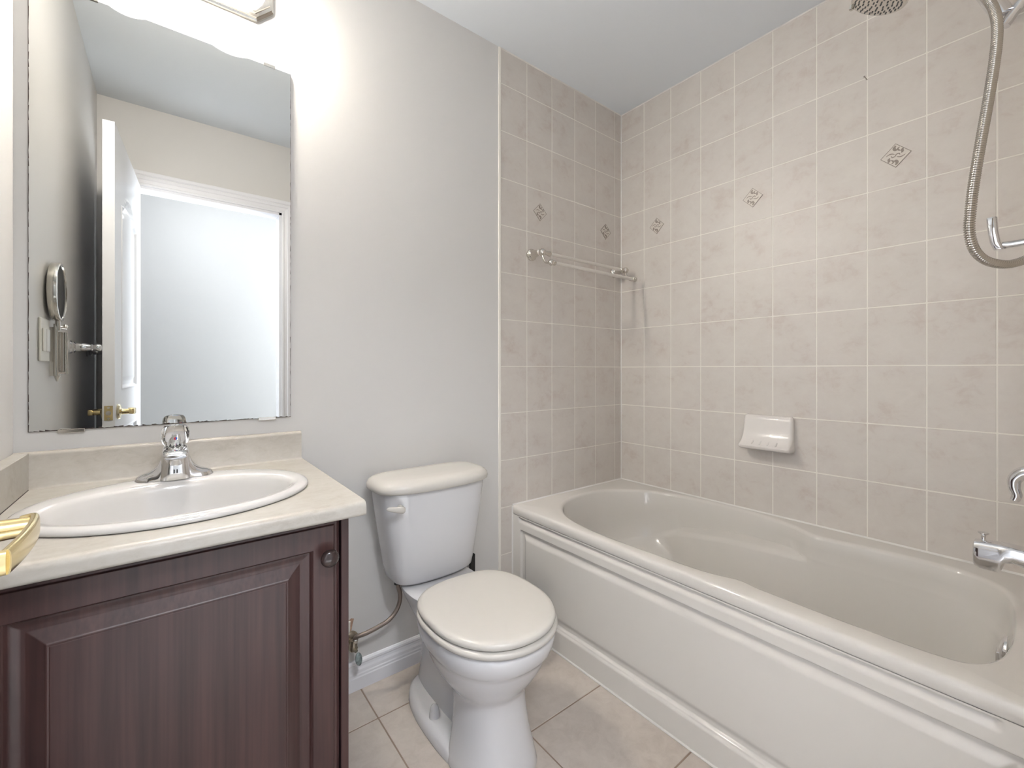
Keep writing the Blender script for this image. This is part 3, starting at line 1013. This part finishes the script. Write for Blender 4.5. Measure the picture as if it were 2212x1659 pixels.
# narrow black handle behind the toilet
br = thing('toilet_brush', 'narrow black handle sticking up behind the toilet', 'brush', (0.985, 1.49, 0))
g = G()
g.prism([(0.957, 1.494, 0.14), (0.980, 1.494, 0.14), (0.980, 1.494, 0.355), (0.976, 1.494, 0.358), (0.957, 1.494, 0.330)], (0, 0.012, 0))
obj('handle', g, BLACK, br, bevel=0.002)
g = G()
g.lathe([(0.030, 0), (0.032, 0.004), (0.028, 0.13), (0.020, 0.15), (0.010, 0.152)], (0.9685, 1.49, 0), (0, 0, 1), 24)
obj('holder', g, BLACK, br, smooth=40)

# ------------------------------------------------------------------ vanity
VX1 = 0.3135
cab = thing('vanity_cabinet', 'dark brown wood vanity cabinet under the sink', 'cabinet', (0.013, 1.25, 0))
VF = 0.985
g = G()
g.box(VX1 - 0.016, VX1, VF + 0.003, YB - 0.001, 0.0, 0.790)            # right side panel
g.box(XL + 0.001, XL + 0.017, VF + 0.003, YB - 0.001, 0.0, 0.790)
g.box(XL + 0.017, VX1 - 0.016, YB - 0.012, YB - 0.001, 0.09, 0.790)
g.box(XL + 0.017, VX1 - 0.016, VF + 0.03, YB - 0.012, 0.09, 0.106)
g.box(XL + 0.017, VX1 - 0.016, VF + 0.065, VF + 0.08, 0.0, 0.09)
g.box(XL + 0.017, VX1 - 0.016, VF + 0.024, VF + 0.040, 0.740, 0.790)
obj('carcass', g, WOOD, cab, bevel=0.0008, bseg=1)
g = G()
g.box(XL + 0.018, VX1 - 0.0165, VF + 0.030, VF + 0.034, 0.107, 0.789)
obj('gap_shade_sheet', g, DARK, cab)  # near-black sheet stands in for shade in the gap round the door
DXa, DXb, DZa, DZb = -0.262, 0.2935, 0.100, 0.7805


def door_y(x, z):
    e = min(x - DXa, DXb - x, z - DZa, DZb - z)
    d = 0.0
    if e < 0.013:
        d += 0.0035 * (1 - sstep(0.0105, 0.0125, e)) + 0.004 * (1 - sstep(0.0, 0.007, e))
    f = min(x + 0.199, 0.2395 - x, z - 0.165, 0.7225 - z)
    if f > 0:
        if f < 0.006:
            d += 0.0025 * sstep(0, 0.0015, f) + 0.0070 * sstep(0.002, 0.006, f)
        elif f < 0.024:
            d += 0.0095 + 0.0025 * sstep(0.006, 0.020, f)
        elif f < 0.046:
            d += 0.0120 - 0.0105 * (f - 0.024) / 0.022
        else:
            d += 0.0015 * (1 - sstep(0.046, 0.048, f)) + 0.0006 * (sstep(0.050, 0.0506, f) - sstep(0.0514, 0.052, f))
    return VF + d


def dense(a, b, marks):
    s = set(lin(a, b, 30))
    for m, lo, hi in marks:
        for k in range(int((hi - lo) / 0.001) + 1):
            s.add(m + lo + 0.001 * k)
    return sorted(q for q in s if a - 1e-9 <= q <= b + 1e-9)


xs = dense(DXa, DXb, [(DXa, 0, 0.014), (DXb, -0.014, 0), (-0.199, -0.001, 0.054), (0.2395, -0.054, 0.001)])
zz = dense(DZa, DZb, [(DZa, 0, 0.014), (DZb, -0.014, 0), (0.165, -0.001, 0.054), (0.7225, -0.054, 0.001)])
g = G()
g.grid(lambda x, z: (x, door_y(x, z), z), xs, zz)
bx0 = VF + 0.0125
g.loft([[(DXa, bx0, DZa), (DXb, bx0, DZa), (DXb, bx0, DZb), (DXa, bx0, DZb)], [(DXa, VF + 0.020, DZa), (DXb, VF + 0.020, DZa), (DXb, VF + 0.020, DZb), (DXa, VF + 0.020, DZb)]], False, True)
dr = obj('door', g, WOOD, cab, smooth=40)
g = G()
g.lathe([(0.008, 0), (0.0075, 0.008), (0.009, 0.013), (0.0165, 0.017), (0.0185, 0.022), (0.0178, 0.027), (0.013, 0.031), (0.006, 0.033), (0, 0.0333)], (0.2665, VF, 0.7075), (0, -1, 0), 32)
obj('knob', g, KNOBB, dr, smooth=50)['label'] = 'round dark glossy knob'

# countertop with backsplash
ct = thing('vanity_countertop', 'beige mottled laminate countertop with backsplash', 'countertop', (0.02, 1.25, 0.79))
ZT = 0.822
CX1, CYF = 0.3345, 0.936
SCX, SCY, SRX, SRY = 0.020, 1.207, 0.256, 0.2125
g = G()
n = 96
hole = [Vector((SCX + (SRX - 0.018) * math.cos(2 * math.pi * i / n), SCY + (SRY - 0.018) * math.sin(2 * math.pi * i / n), 0)) for i in range(n)]
ax0, ax1, ay0, ay1 = XL + 0.001, CX1, CYF + 0.014, YB - 0.001
outer = []
for p in hole:
    d = p - Vector((SCX, SCY, 0))
    ts = []
    if d.x > 1e-6: ts.append((ax1 - SCX) / d.x)
    if d.x < -1e-6: ts.append((ax0 - SCX) / d.x)
    if d.y > 1e-6: ts.append((ay1 - SCY) / d.y)
    if d.y < -1e-6: ts.append((ay0 - SCY) / d.y)
    outer.append(Vector((SCX, SCY, 0)) + d * min(ts))
for c in ((ax0, ay0), (ax0, ay1), (ax1, ay0), (ax1, ay1)):
    k = min(range(n), key=lambda i: (outer[i].x - c[0]) ** 2 + (outer[i].y - c[1]) ** 2)
    outer[k] = Vector((c[0], c[1], 0))
zz_ = lambda pts, z: [Vector((p.x, p.y, z)) for p in pts]
g.loft([zz_(hole, ZT - 0.030), zz_(hole, ZT), zz_(outer, ZT), zz_(outer, ZT - 0.030)], False, False)
bull = [(CYF + 0.014, ZT)] + [(CYF + 0.014 - 0.014 * math.sin(R(a)), ZT - 0.014 + 0.014 * math.cos(R(a))) for a in range(10, 91, 10)] + [(CYF, ZT - 0.024)] + [(CYF + 0.008 - 0.008 * math.cos(R(a)), ZT - 0.024 - 0.008 * math.sin(R(a))) for a in range(15, 91, 15)] + [(CYF + 0.03, ZT - 0.032), (CYF + 0.03, ZT - 0.004)]
g.loft([[(ax0, y, z) for y, z in bull], [(ax1, y, z) for y, z in bull]])
obj('slab', g, COUNTER, ct, smooth=40)
g = G()
SB = YB - 0.020
bp = [(YB - 0.001, ZT), (YB - 0.001, 0.9085), (YB - 0.006, 0.9095), (SB + 0.006, 0.9085), (SB + 0.0015, 0.905), (SB, 0.900), (SB, ZT + 0.006), (SB - 0.004, ZT + 0.0012), (SB - 0.008, ZT)]
g.loft([[(XL + 0.001, y, z) for y, z in bp], [(CX1 - 0.003, y, z) for y, z in bp]])
obj('backsplash', g, COUNTER, ct, smooth=40)
g = G()
g.box(XL + 0.001, XL + 0.0285, 0.97, SB - 0.0005, ZT, 0.908)
obj('side_splash', g, COUNTER, ct, bevel=0.0012, bseg=1)
g = G()
g.box(XL + 0.0285, XL + 0.0295, 0.97, SB, ZT - 0.0005, ZT + 0.0015)
obj('seam_line', g, MEDGE, ct)

# basin
bs = thing('bathroom_sink', 'oval white drop-in sink in the countertop', 'sink', (SCX, SCY, ZT))
g = G()
def el(rx, ry, z, cy=SCY, cx=SCX):
    return [Vector((cx + rx * math.cos(2 * math.pi * i / 80), cy + ry * math.sin(2 * math.pi * i / 80), z)) for i in range(80)]
IY, IRX, IRY = 1.180, 0.2125, 0.150
rings = [el(SRX - 0.004, SRY - 0.004, ZT + 0.0004), el(SRX, SRY, ZT + 0.002), el(SRX + 0.0005, SRY + 0.0005, ZT + 0.006), el(SRX - 0.003, SRY - 0.003, ZT + 0.011), el(SRX - 0.010, SRY - 0.010, ZT + 0.0145), el(SRX - 0.020, SRY - 0.022, ZT + 0.0155, SCY - 0.002),
         el(IRX + 0.012, IRY + 0.014, ZT + 0.0145, IY), el(IRX + 0.004, IRY + 0.004, ZT + 0.012, IY), el(IRX - 0.002, IRY - 0.002, ZT + 0.005, IY), el(IRX - 0.008, IRY - 0.007, ZT - 0.012, IY), el(IRX - 0.020, IRY - 0.016, ZT - 0.045, IY), el(IRX - 0.045, IRY - 0.030, ZT - 0.085, IY),
         el(IRX - 0.085, IRY - 0.055, ZT - 0.115, IY), el(IRX - 0.14, IRY - 0.09, ZT - 0.132, IY), el(0.03, 0.03, ZT - 0.138, IY), el(0.021, 0.021, ZT - 0.140, IY)]
g.loft(rings, False, True)
obj('basin', g, CERAMIC, bs, smooth=170)
g = G()
g.lathe([(0.026, 0), (0.026, 0.002), (0.021, 0.003), (0.019, 0.001), (0.017, 0.004), (0, 0.006)], (SCX, IY, ZT - 0.1392), (0, 0, 1), 28)
obj('drain', g, CHROME, bs, smooth=40)

# faucet
FX, FY, FZ = 0.0125, 1.372, ZT + 0.0155
fa = thing('faucet', 'chrome faucet with a clear acrylic knob on the sink', 'faucet', (FX, FY, FZ))
g = G()
# long base with wings that sweep up into the body
rings = []
for i in range(41):
    t = -1 + 2 * i / 40
    a = abs(t)
    hh = interp(a, [(0, 0.070), (0.30, 0.066), (0.38, 0.050), (0.46, 0.034), (0.56, 0.0245), (0.70, 0.0185), (0.84, 0.0155), (0.94, 0.011), (1.0, 0.002)])
    dp = interp(a, [(0, 0.026), (0.4, 0.025), (0.7, 0.023), (0.88, 0.018), (0.96, 0.011), (1.0, 0.002)])
    x = FX + t * 0.0775
    ring = []
    for k in range(13):
        an = math.pi * k / 12
        ring.append((x, FY - dp * math.cos(an) * (1 if True else 1), FZ + hh * math.sin(an) ** 0.75))
    rings.append(ring)
g.loft(rings, False, False, closed=False)
obj('base_plate', g, CHROME, fa, smooth=60)
g = G()
BD = [(0.000, 0.0330, -0.036, 0.026), (0.015, 0.0315, -0.035, 0.026), (0.03, 0.0298, -0.034, 0.026), (0.05, 0.0280, -0.032, 0.026), (0.066, 0.0265, -0.029, 0.026), (0.074, 0.0255, -0.024, 0.025), (0.078, 0.023, -0.022, 0.022)]
g.loft([sell(FX, FY + (a + b) / 2, rx, (b - a) / 2, FZ + z, 40, 3.0) for z, rx, a, b in BD])
obj('body', g, CHROME, fa, smooth=50)
g = G()
sr = []
for y, zt, zb, hw in ((FY + 0.005, 0.078, 0.054, 0.0262), (FY - 0.03, 0.0785, 0.054, 0.0265), (FY - 0.05, 0.077, 0.0545, 0.0258), (FY - 0.062, 0.074, 0.0545, 0.0245), (FY - 0.070, 0.070, 0.055, 0.0225), (FY - 0.073, 0.066, 0.057, 0.020)):
    zc, hh = (zt + zb) / 2, (zt - zb) / 2
    sr.append([(FX + hw * math.copysign(abs(math.cos(a)) ** 0.7, math.cos(a)), y, FZ + zc + hh * math.copysign(abs(math.sin(a)) ** 0.7, math.sin(a))) for a in [2 * math.pi * k / 32 for k in range(32)]])
g.loft(sr)
spo = obj('spout', g, CHROME, fa, smooth=50)
g = G()
g.lathe([(0.0105, 0), (0.0125, -0.002), (0.0125, -0.014), (0.011, -0.016), (0.009, -0.0155), (0, -0.012)], (FX, FY - 0.056, FZ + 0.0560), (0, 0, 1), 24)
obj('aerator', g, CHROME, spo, smooth=40)
g = G()
for sx in (-0.0028, 0.0028):
    g.box(FX + sx - 0.0011, FX + sx + 0.0011, FY - 0.0365, FY - 0.030, FZ + 0.017, FZ + 0.0255)
obj('overflow_slots', g, SLOT, fa)['label'] = 'two short black slots'
# acrylic knob: three-lobed clear handle with chrome core
KZ = FZ + 0.0765
g = G()
rings = []
for z, r, lob in ((0.000, 0.014, 0.0), (0.003, 0.021, 0.02), (0.010, 0.0255, 0.05), (0.022, 0.0270, 0.07), (0.036, 0.0265, 0.09), (0.046, 0.0240, 0.10), (0.052, 0.0195, 0.10), (0.0535, 0.014, 0.08), (0.051, 0.009, 0.04), (0.047, 0.003, 0.0)):
    rings.append([(FX + r * (1 + lob * math.cos(4 * a + 0.78)) * math.cos(a), FY + r * (1 + lob * math.cos(4 * a + 0.78)) * math.sin(a), KZ + z) for a in [2 * math.pi * k / 64 for k in range(64)]])
g.loft(rings)
kn = obj('knob_handle', g, CLEAR, fa, smooth=70)
kn['label'] = 'clear acrylic knob'
g = G()
g.lathe([(0.0115, -0.002), (0.0115, 0.006), (0.0075, 0.014), (0.0045, 0.026), (0.0045, 0.030), (0, 0.0305)], (FX, FY, KZ), (0, 0, 1), 24)
obj('knob_core', g, CHROME, kn, smooth=40)
g = G()
for sgn, mi in ((-1, 0), (1, 1)):
    g.cur = mi
    arc = [(FX + sgn * 0.0036 * math.sin(math.pi * k / 10), FY - 0.0285, KZ + 0.023 + 0.0036 * math.cos(math.pi * k / 10)) for k in range(11)]
    g.prism(arc, (0, 0.001, 0))
obj('temperature_mark', g, [RED, BLUE], kn)['label'] = 'red and blue temperature dot'

# ------------------------------------------------------------------ wall mirror
MX0, MX1, MZ0, MZ1 = -0.2635, 0.3030, 0.9555, 2.0385
mi = thing('wall_mirror', 'large frameless rectangular mirror above the sink', 'mirror', (0.02, YB, 0.955))
g = G()
g.box(MX0, MX1, YB - 0.0062, YB - 0.0012, MZ0, MZ1)
g.m = [1] * 6
g.m[2] = 0
obj('mirror_glass', g, [MIRROR, TRIMW], mi)
# blackened silvering along the edges
g = G()
rnd = random.Random(3)


def edge_strip(p0, p1, inw, wmin, wmax, cnt, cover=1.0):
    p0, p1, inw = Vector(p0), Vector(p1), Vector(inw)
    for i in range(cnt):
        if rnd.random() > cover:
            continue
        a = p0.lerp(p1, i / cnt)
        b = p0.lerp(p1, (i + 1) / cnt)
        w0 = wmin + (wmax - wmin) * rnd.random() ** 2
        w1 = wmin + (wmax - wmin) * rnd.random() ** 2
        q = g.verts([a, b, b + inw * w1, a + inw * w0])
        g.face([q, q + 1, q + 2, q + 3])


yy = YB - 0.00635
edge_strip((MX0, yy, MZ0), (MX1, yy, MZ0), (0, 0, 1), 0.0008, 0.0045, 60)
obj('dark_edge', g, MEDGE, mi)['label'] = 'blackened bottom edge of the mirror'
g = G()
edge_strip((MX0, yy, MZ0), (MX0, yy, MZ1), (1, 0, 0), 0.0010, 0.0022, 60)
obj('dark_edge', g, MEDGE, mi)['label'] = 'dark left edge of the mirror'
g = G()
edge_strip((MX1, yy, MZ0), (MX1, yy, MZ1), (-1, 0, 0), 0.0004, 0.0014, 60)
obj('dark_edge', g, MEDGE, mi)['label'] = 'dark right edge of the mirror'
# worn lens-shaped bare patches on the top edge
for xa, xb in ((-0.122, -0.050), (0.098, 0.186)):
    g = G()
    arc = [(xa + (xb - xa) * k / 14, yy - 0.0001, MZ1 - 0.0095 * math.sin(math.pi * k / 14) ** 0.8) for k in range(15)]
    g.prism(arc, (0, 0.0004, 0))
    obj('bare_patch', g, PAINT, mi)['label'] = 'pale lens-shaped bare patch'
for xa, zc, top in ((-0.158, MZ1, True), (0.243, MZ1, True), (-0.190, MZ0, False), (0.237, MZ0, False)):
    g = G()
    if top:
        g.box(xa - 0.016, xa + 0.016, YB - 0.0095, YB, zc - 0.003, zc + 0.006)
    else:
        g.box(xa - 0.024, xa + 0.024, YB - 0.0095, YB, zc - 0.006, zc + 0.003)
    obj('clip', g, NICKELP, mi, bevel=0.001, bseg=2)

# ------------------------------------------------------------------ vanity light
vl = thing('vanity_light', 'lit opal glass vanity light with nickel back plate above the mirror', 'lamp', (0.077, YB, 2.235))
LX, LZ = 0.077, 2.238
g = G()
def octo(hx, hz, ch, y):
    return [(LX + a, y, LZ + b) for a, b in ((hx - ch, -hz), (hx, -hz + ch), (hx, hz - ch), (hx - ch, hz), (-hx + ch, hz), (-hx, hz - ch), (-hx, -hz + ch), (-hx + ch, -hz))]
g.loft([octo(0.177, 0.080, 0.044, YB), octo(0.177, 0.080, 0.044, YB - 0.010), octo(0.172, 0.075, 0.042, YB - 0.013), octo(0.172, 0.075, 0.042, YB - 0.020), octo(0.166, 0.069, 0.040, YB - 0.022), octo(0.164, 0.067, 0.039, YB - 0.028), octo(0.158, 0.061, 0.037, YB - 0.030)])
obj('back_plate', g, NICKELP, vl, smooth=20)
g = G()
rings = []
for i in range(15):
    a = math.pi / 2 * i / 14
    k = math.cos(a)
    y = YB - 0.028 - 0.078 * math.sin(a)
    hx, hz = 0.152 - 0.045 * (1 - k), 0.078 * max(k, 0.02) + 0.0
    rings.append([(LX + (max(0.004, hx - hz)) * (1 if math.cos(t) >= 0 else -1) + hz * math.cos(t), y, LZ + hz * math.sin(t) - 0.0) for t in [2 * math.pi * (j + 0.5) / 48 for j in range(48)]])
g.loft(rings)
obj('glass_shade', g, SHADE, vl, smooth=60)['label'] = 'glowing opal glass shade'

# ------------------------------------------------------------------ left wall, seen in the mirror
sw = thing('light_switch', 'white switch plate on the left wall, seen in the big mirror', 'switch', (XL, 1.215, 1.19))
g = G()
g.box(XL, XL + 0.006, 1.158, 1.272, 1.128, 1.252)
obj('cover_plate', g, PLASTICW, sw, bevel=0.003)
g = G()
g.box(XL + 0.006, XL + 0.0095, 1.172, 1.205, 1.157, 1.223)
obj('rocker', g, ROCKER, sw, bevel=0.002)
g = G()
g.box(XL + 0.006, XL + 0.0095, 1.222, 1.255, 1.157, 1.223)
obj('rocker', g, PLASTICW, sw, bevel=0.002)

mm = thing('magnifying_mirror', 'round nickel shaving mirror on a folding arm, on the left wall', 'mirror', (XL, 1.12, 1.07))
mcn = Vector((XL + 0.018, 1.124, 1.343))
ax = Vector((1, 0.0, 0)).normalized()
g = G()
g.lathe([(0.0, -0.012), (0.084, -0.012), (0.0885, -0.010), (0.0895, -0.007), (0.0895, 0.007), (0.0885, 0.0095), (0.0835, 0.0100), (0.082, 0.007), (0.0, 0.0065)], mcn, ax, 64)
rim = obj('rim', g, NICKELP, mm, smooth=40)
g = G()
g.lathe([(0.0815, 0.0075), (0.06, 0.0070), (0.03, 0.0064), (0.0, 0.0062)], mcn, ax, 48)
obj('glass', g, MIRROR, mm, smooth=60)
g = G()
yk, xk = 1.112, XL + 0.026
g.tube([(XL + 0.018, 1.124, 1.256), (XL + 0.018, 1.120, 1.225)], 0.006, 12)
g.tube([(XL + 0.014, yk + 0.010, 1.236), (XL + 0.030, yk - 0.030, 1.236)], 0.005, 10)
g.tube([(XL + 0.014, yk + 0.010, 1.245), (XL + 0.014, yk + 0.010, 1.085)], 0.0055, 10)
g.lathe([(0.004, 0), (0.007, 0.004), (0.004, 0.010), (0, 0.011)], (XL + 0.030, yk - 0.024, 1.236), (0, 0, 1), 12)
obj('stem', g, NICKELP, mm, smooth=40)
for k in range(4):
    g = G()
    y0_ = yk + 0.002 - 0.0075 * k
    g.box(XL + 0.018, XL + 0.025, y0_ - 0.0030, y0_, 1.100 - 0.002 * k, 1.222)
    obj('folded_arm', g, STEEL, mm, bevel=0.001, bseg=1)
g = G()
g.box(XL, XL + 0.008, yk - 0.010, yk + 0.008, 1.085, 1.235)
g.tube([(XL + 0.030, yk - 0.030, 1.222), (XL + 0.030, yk - 0.030, 1.090)], 0.005, 10)
g.tube([(XL + 0.006, yk, 1.095), (XL + 0.030, yk - 0.032, 1.095)], 0.005, 10)
g.lathe([(0.006, 0), (0.008, -0.004), (0.005, -0.014), (0.002, -0.022)], (XL + 0.016, yk + 0.006, 1.090), (0, 0, 1), 12)
obj('wall_bracket', g, NICKELP, mm, smooth=40)

tl = thing('towel_rail', 'chrome towel rail on the left wall, partly hidden by the door', 'towel bar', (XL, 0.56, 1.187))
for ypos in (0.79, 0.36):
    g = G()
    g.lathe([(0.024, 0), (0.0245, 0.005), (0.020, 0.010), (0.021, 0.014), (0.015, 0.019), (0.0165, 0.030), (0.0150, 0.044), (0.0105, 0.058), (0.0125, 0.061), (0.0095, 0.064), (0.013, 0.070), (0.0145, 0.077), (0.011, 0.086), (0.0, 0.089)], (XL, ypos, 1.187), (1, 0, 0), 28)
    obj('post', g, CHROME, tl, smooth=40)
g = G()
g.tube([(XL + 0.077, 0.79, 1.187), (XL + 0.077, 0.36, 1.187)], 0.008, 14)
obj('rail', g, CHROME, tl, smooth=40)

# ------------------------------------------------------------------ open door
hinge = Vector((-0.119, 0.020, 0))
latch = Vector((-0.1665, 0.752, 0))
dv = (latch - hinge).normalized()               # along the leaf
nv = Vector((dv.y, -dv.x, 0))                   # towards the room (+x)
LW, TH, DTOP = (latch - hinge).length, 0.036, 2.068


def dp(s, d, z):
    return hinge + dv * s + nv * d + Vector((0, 0, z))


d1 = bpy.data.objects.new('door_1', None)
d1.location = (hinge.x, hinge.y, 0)
COL.objects.link(d1)
d1['kind'] = 'structure'
d1['label'] = 'white panelled door standing open against the left wall'
d1['category'] = 'door'


def leaf_depth(s, z):
    """moulded panels: arched upper panel, plain lower panel"""
    def pan(s, z, s0, s1, z0, z1, arch):
        zt = z1
        if arch:
            q = (s - (s0 + s1) / 2) / ((s1 - s0) / 2)
            zt = z1 - 0.075 + 0.075 * (math.cos(math.pi * min(1, abs(q))) * 0.5 + 0.5)
        return min(s - s0, s1 - s, z - z0, zt - z)
    e = max(pan(s, z, 0.145, LW - 0.145, 1.02, 1.865, True), pan(s, z, 0.145, LW - 0.145, 0.20, 0.86, False))
    if e <= 0:
        return 0.0
    if e < 0.006:
        return 0.003 * sstep(0, 0.006, e)
    if e < 0.022:
        return 0.003 - 0.014 * sstep(0.006, 0.020, e)
    if e < 0.030:
        return -0.011
    return -0.011 + 0.009 * sstep(0.030, 0.058, e)


g = G()
ss = sorted(set([round(q, 4) for q in lin(0, LW, 20) + lin(0.14, 0.21, 36) + lin(LW - 0.21, LW - 0.14, 36)]))
zz = sorted(set([round(q, 4) for q in lin(0.008, DTOP, 30) + lin(0.19, 0.26, 20) + lin(0.80, 0.87, 20) + lin(1.01, 1.08, 20) + lin(1.71, 1.88, 70)]))
g.grid(lambda s, z: dp(s, leaf_depth(s, z), z), ss, zz)
g.grid(lambda s, z: dp(s, -TH - leaf_depth(s, z), z), ss, zz)
for s in (0, LW):
    g.grid(lambda d, z: dp(s, d, z), [0, -TH], zz)
for z in (0.008, DTOP):
    g.grid(lambda d, s: dp(s, d, z), [0, -TH], ss)
leaf = obj('leaf', g, DOORW, d1, smooth=30)
leaf['kind'] = 'structure'
# lever sets on both faces, latch plate on the edge
SL, ZL = LW - 0.062, 0.936
for sg, d0 in ((1, 0.0), (-1, -TH)):
    hnd = G()
    o0 = dp(SL, d0, ZL)
    hnd.lathe([(0.030, 0), (0.031, 0.004), (0.028, 0.009), (0.014, 0.012), (0.012, 0.014)], o0, nv * sg, 32)
    rose = obj('rosette', hnd, BRASSW, d1, smooth=40)
    rose['kind'] = 'structure'
    a = G()
    a.lathe([(0.0125, 0.010), (0.0115, 0.014), (0.0105, 0.030), (0.0100, 0.046)], o0, nv * sg, 24)
    path = [(SL + 0.010, 0.036, ZL), (SL + 0.009, 0.0440, ZL + 0.0005), (SL + 0.002, 0.0475, ZL), (SL - 0.022, 0.0485, ZL - 0.001), (SL - 0.052, 0.0470, ZL - 0.002), (SL - 0.080, 0.044, ZL - 0.003), (SL - 0.104, 0.040, ZL - 0.004)]
    c = catmull([(s_, d_, z_) for s_, d_, z_ in path], 6)
    rings = []
    m = len(c)
    for i, q in enumerate(c):
        t = (c[min(i + 1, m - 1)] - c[max(i - 1, 0)]).normalized()
        n2 = Vector((-t.y, t.x, 0))
        if n2.y < 0:
            n2 = -n2
        hz = interp(i / (m - 1), [(0, 0.010), (0.2, 0.0115), (0.5, 0.0125), (1, 0.0115)])
        hd_ = 0.0042
        ring = []
        for k in range(20):
            an = 2 * math.pi * k / 20
            cc, s2 = math.cos(an), math.sin(an)
            off = n2 * (hd_ * math.copysign(abs(cc) ** 0.6, cc))
            zz2 = hz * math.copysign(abs(s2) ** 0.6, s2)
            p = q + off
            ring.append(dp(p.x, d0 + sg * p.y, p.z + zz2))
        rings.append(ring)
    a.loft(rings)
    # return at the free end of the lever
    a.loft([[dp(SL - 0.104 + 0.005 * math.cos(t), d0 + sg * dd, ZL - 0.004 + 0.0115 * math.sin(t)) for t in [2 * math.pi * k / 16 for k in range(16)]] for dd in (0.041, 0.032, 0.020)])
    lv = obj('lever_handle', a, BRASS, d1, smooth=45)
    lv['kind'] = 'structure'
    lv['label'] = 'brass lever handle'
g = G()
g.loft([[dp(LW + h, -TH / 2 + a_, ZL + b_) for a_, b_ in ((-0.0125, -0.028), (0.0125, -0.028), (0.0125, 0.028), (-0.0125, 0.028))] for h in (-0.001, 0.0015)])
lp = obj('latch_plate', g, BRASS, d1)
lp['kind'] = 'structure'
g = G()
ring = []
for h in (0.0, 0.003):
    ring.append([dp(LW + h, -TH / 2 + 0.008 * math.cos(t), ZL + 0.009 * math.sin(t)) for t in [2 * math.pi * k / 20 for k in range(20)]])
g.loft(ring)
for zz2 in (-0.021, 0.021):
    g.loft([[dp(LW + h, -TH / 2 + 0.004 * math.cos(t), ZL + zz2 + 0.004 * math.sin(t)) for t in [2 * math.pi * k / 12 for k in range(12)]] for h in (0.0, 0.002)])
lb = obj('latch_bolt', g, NICKEL, lp)
lb['kind'] = 'structure'
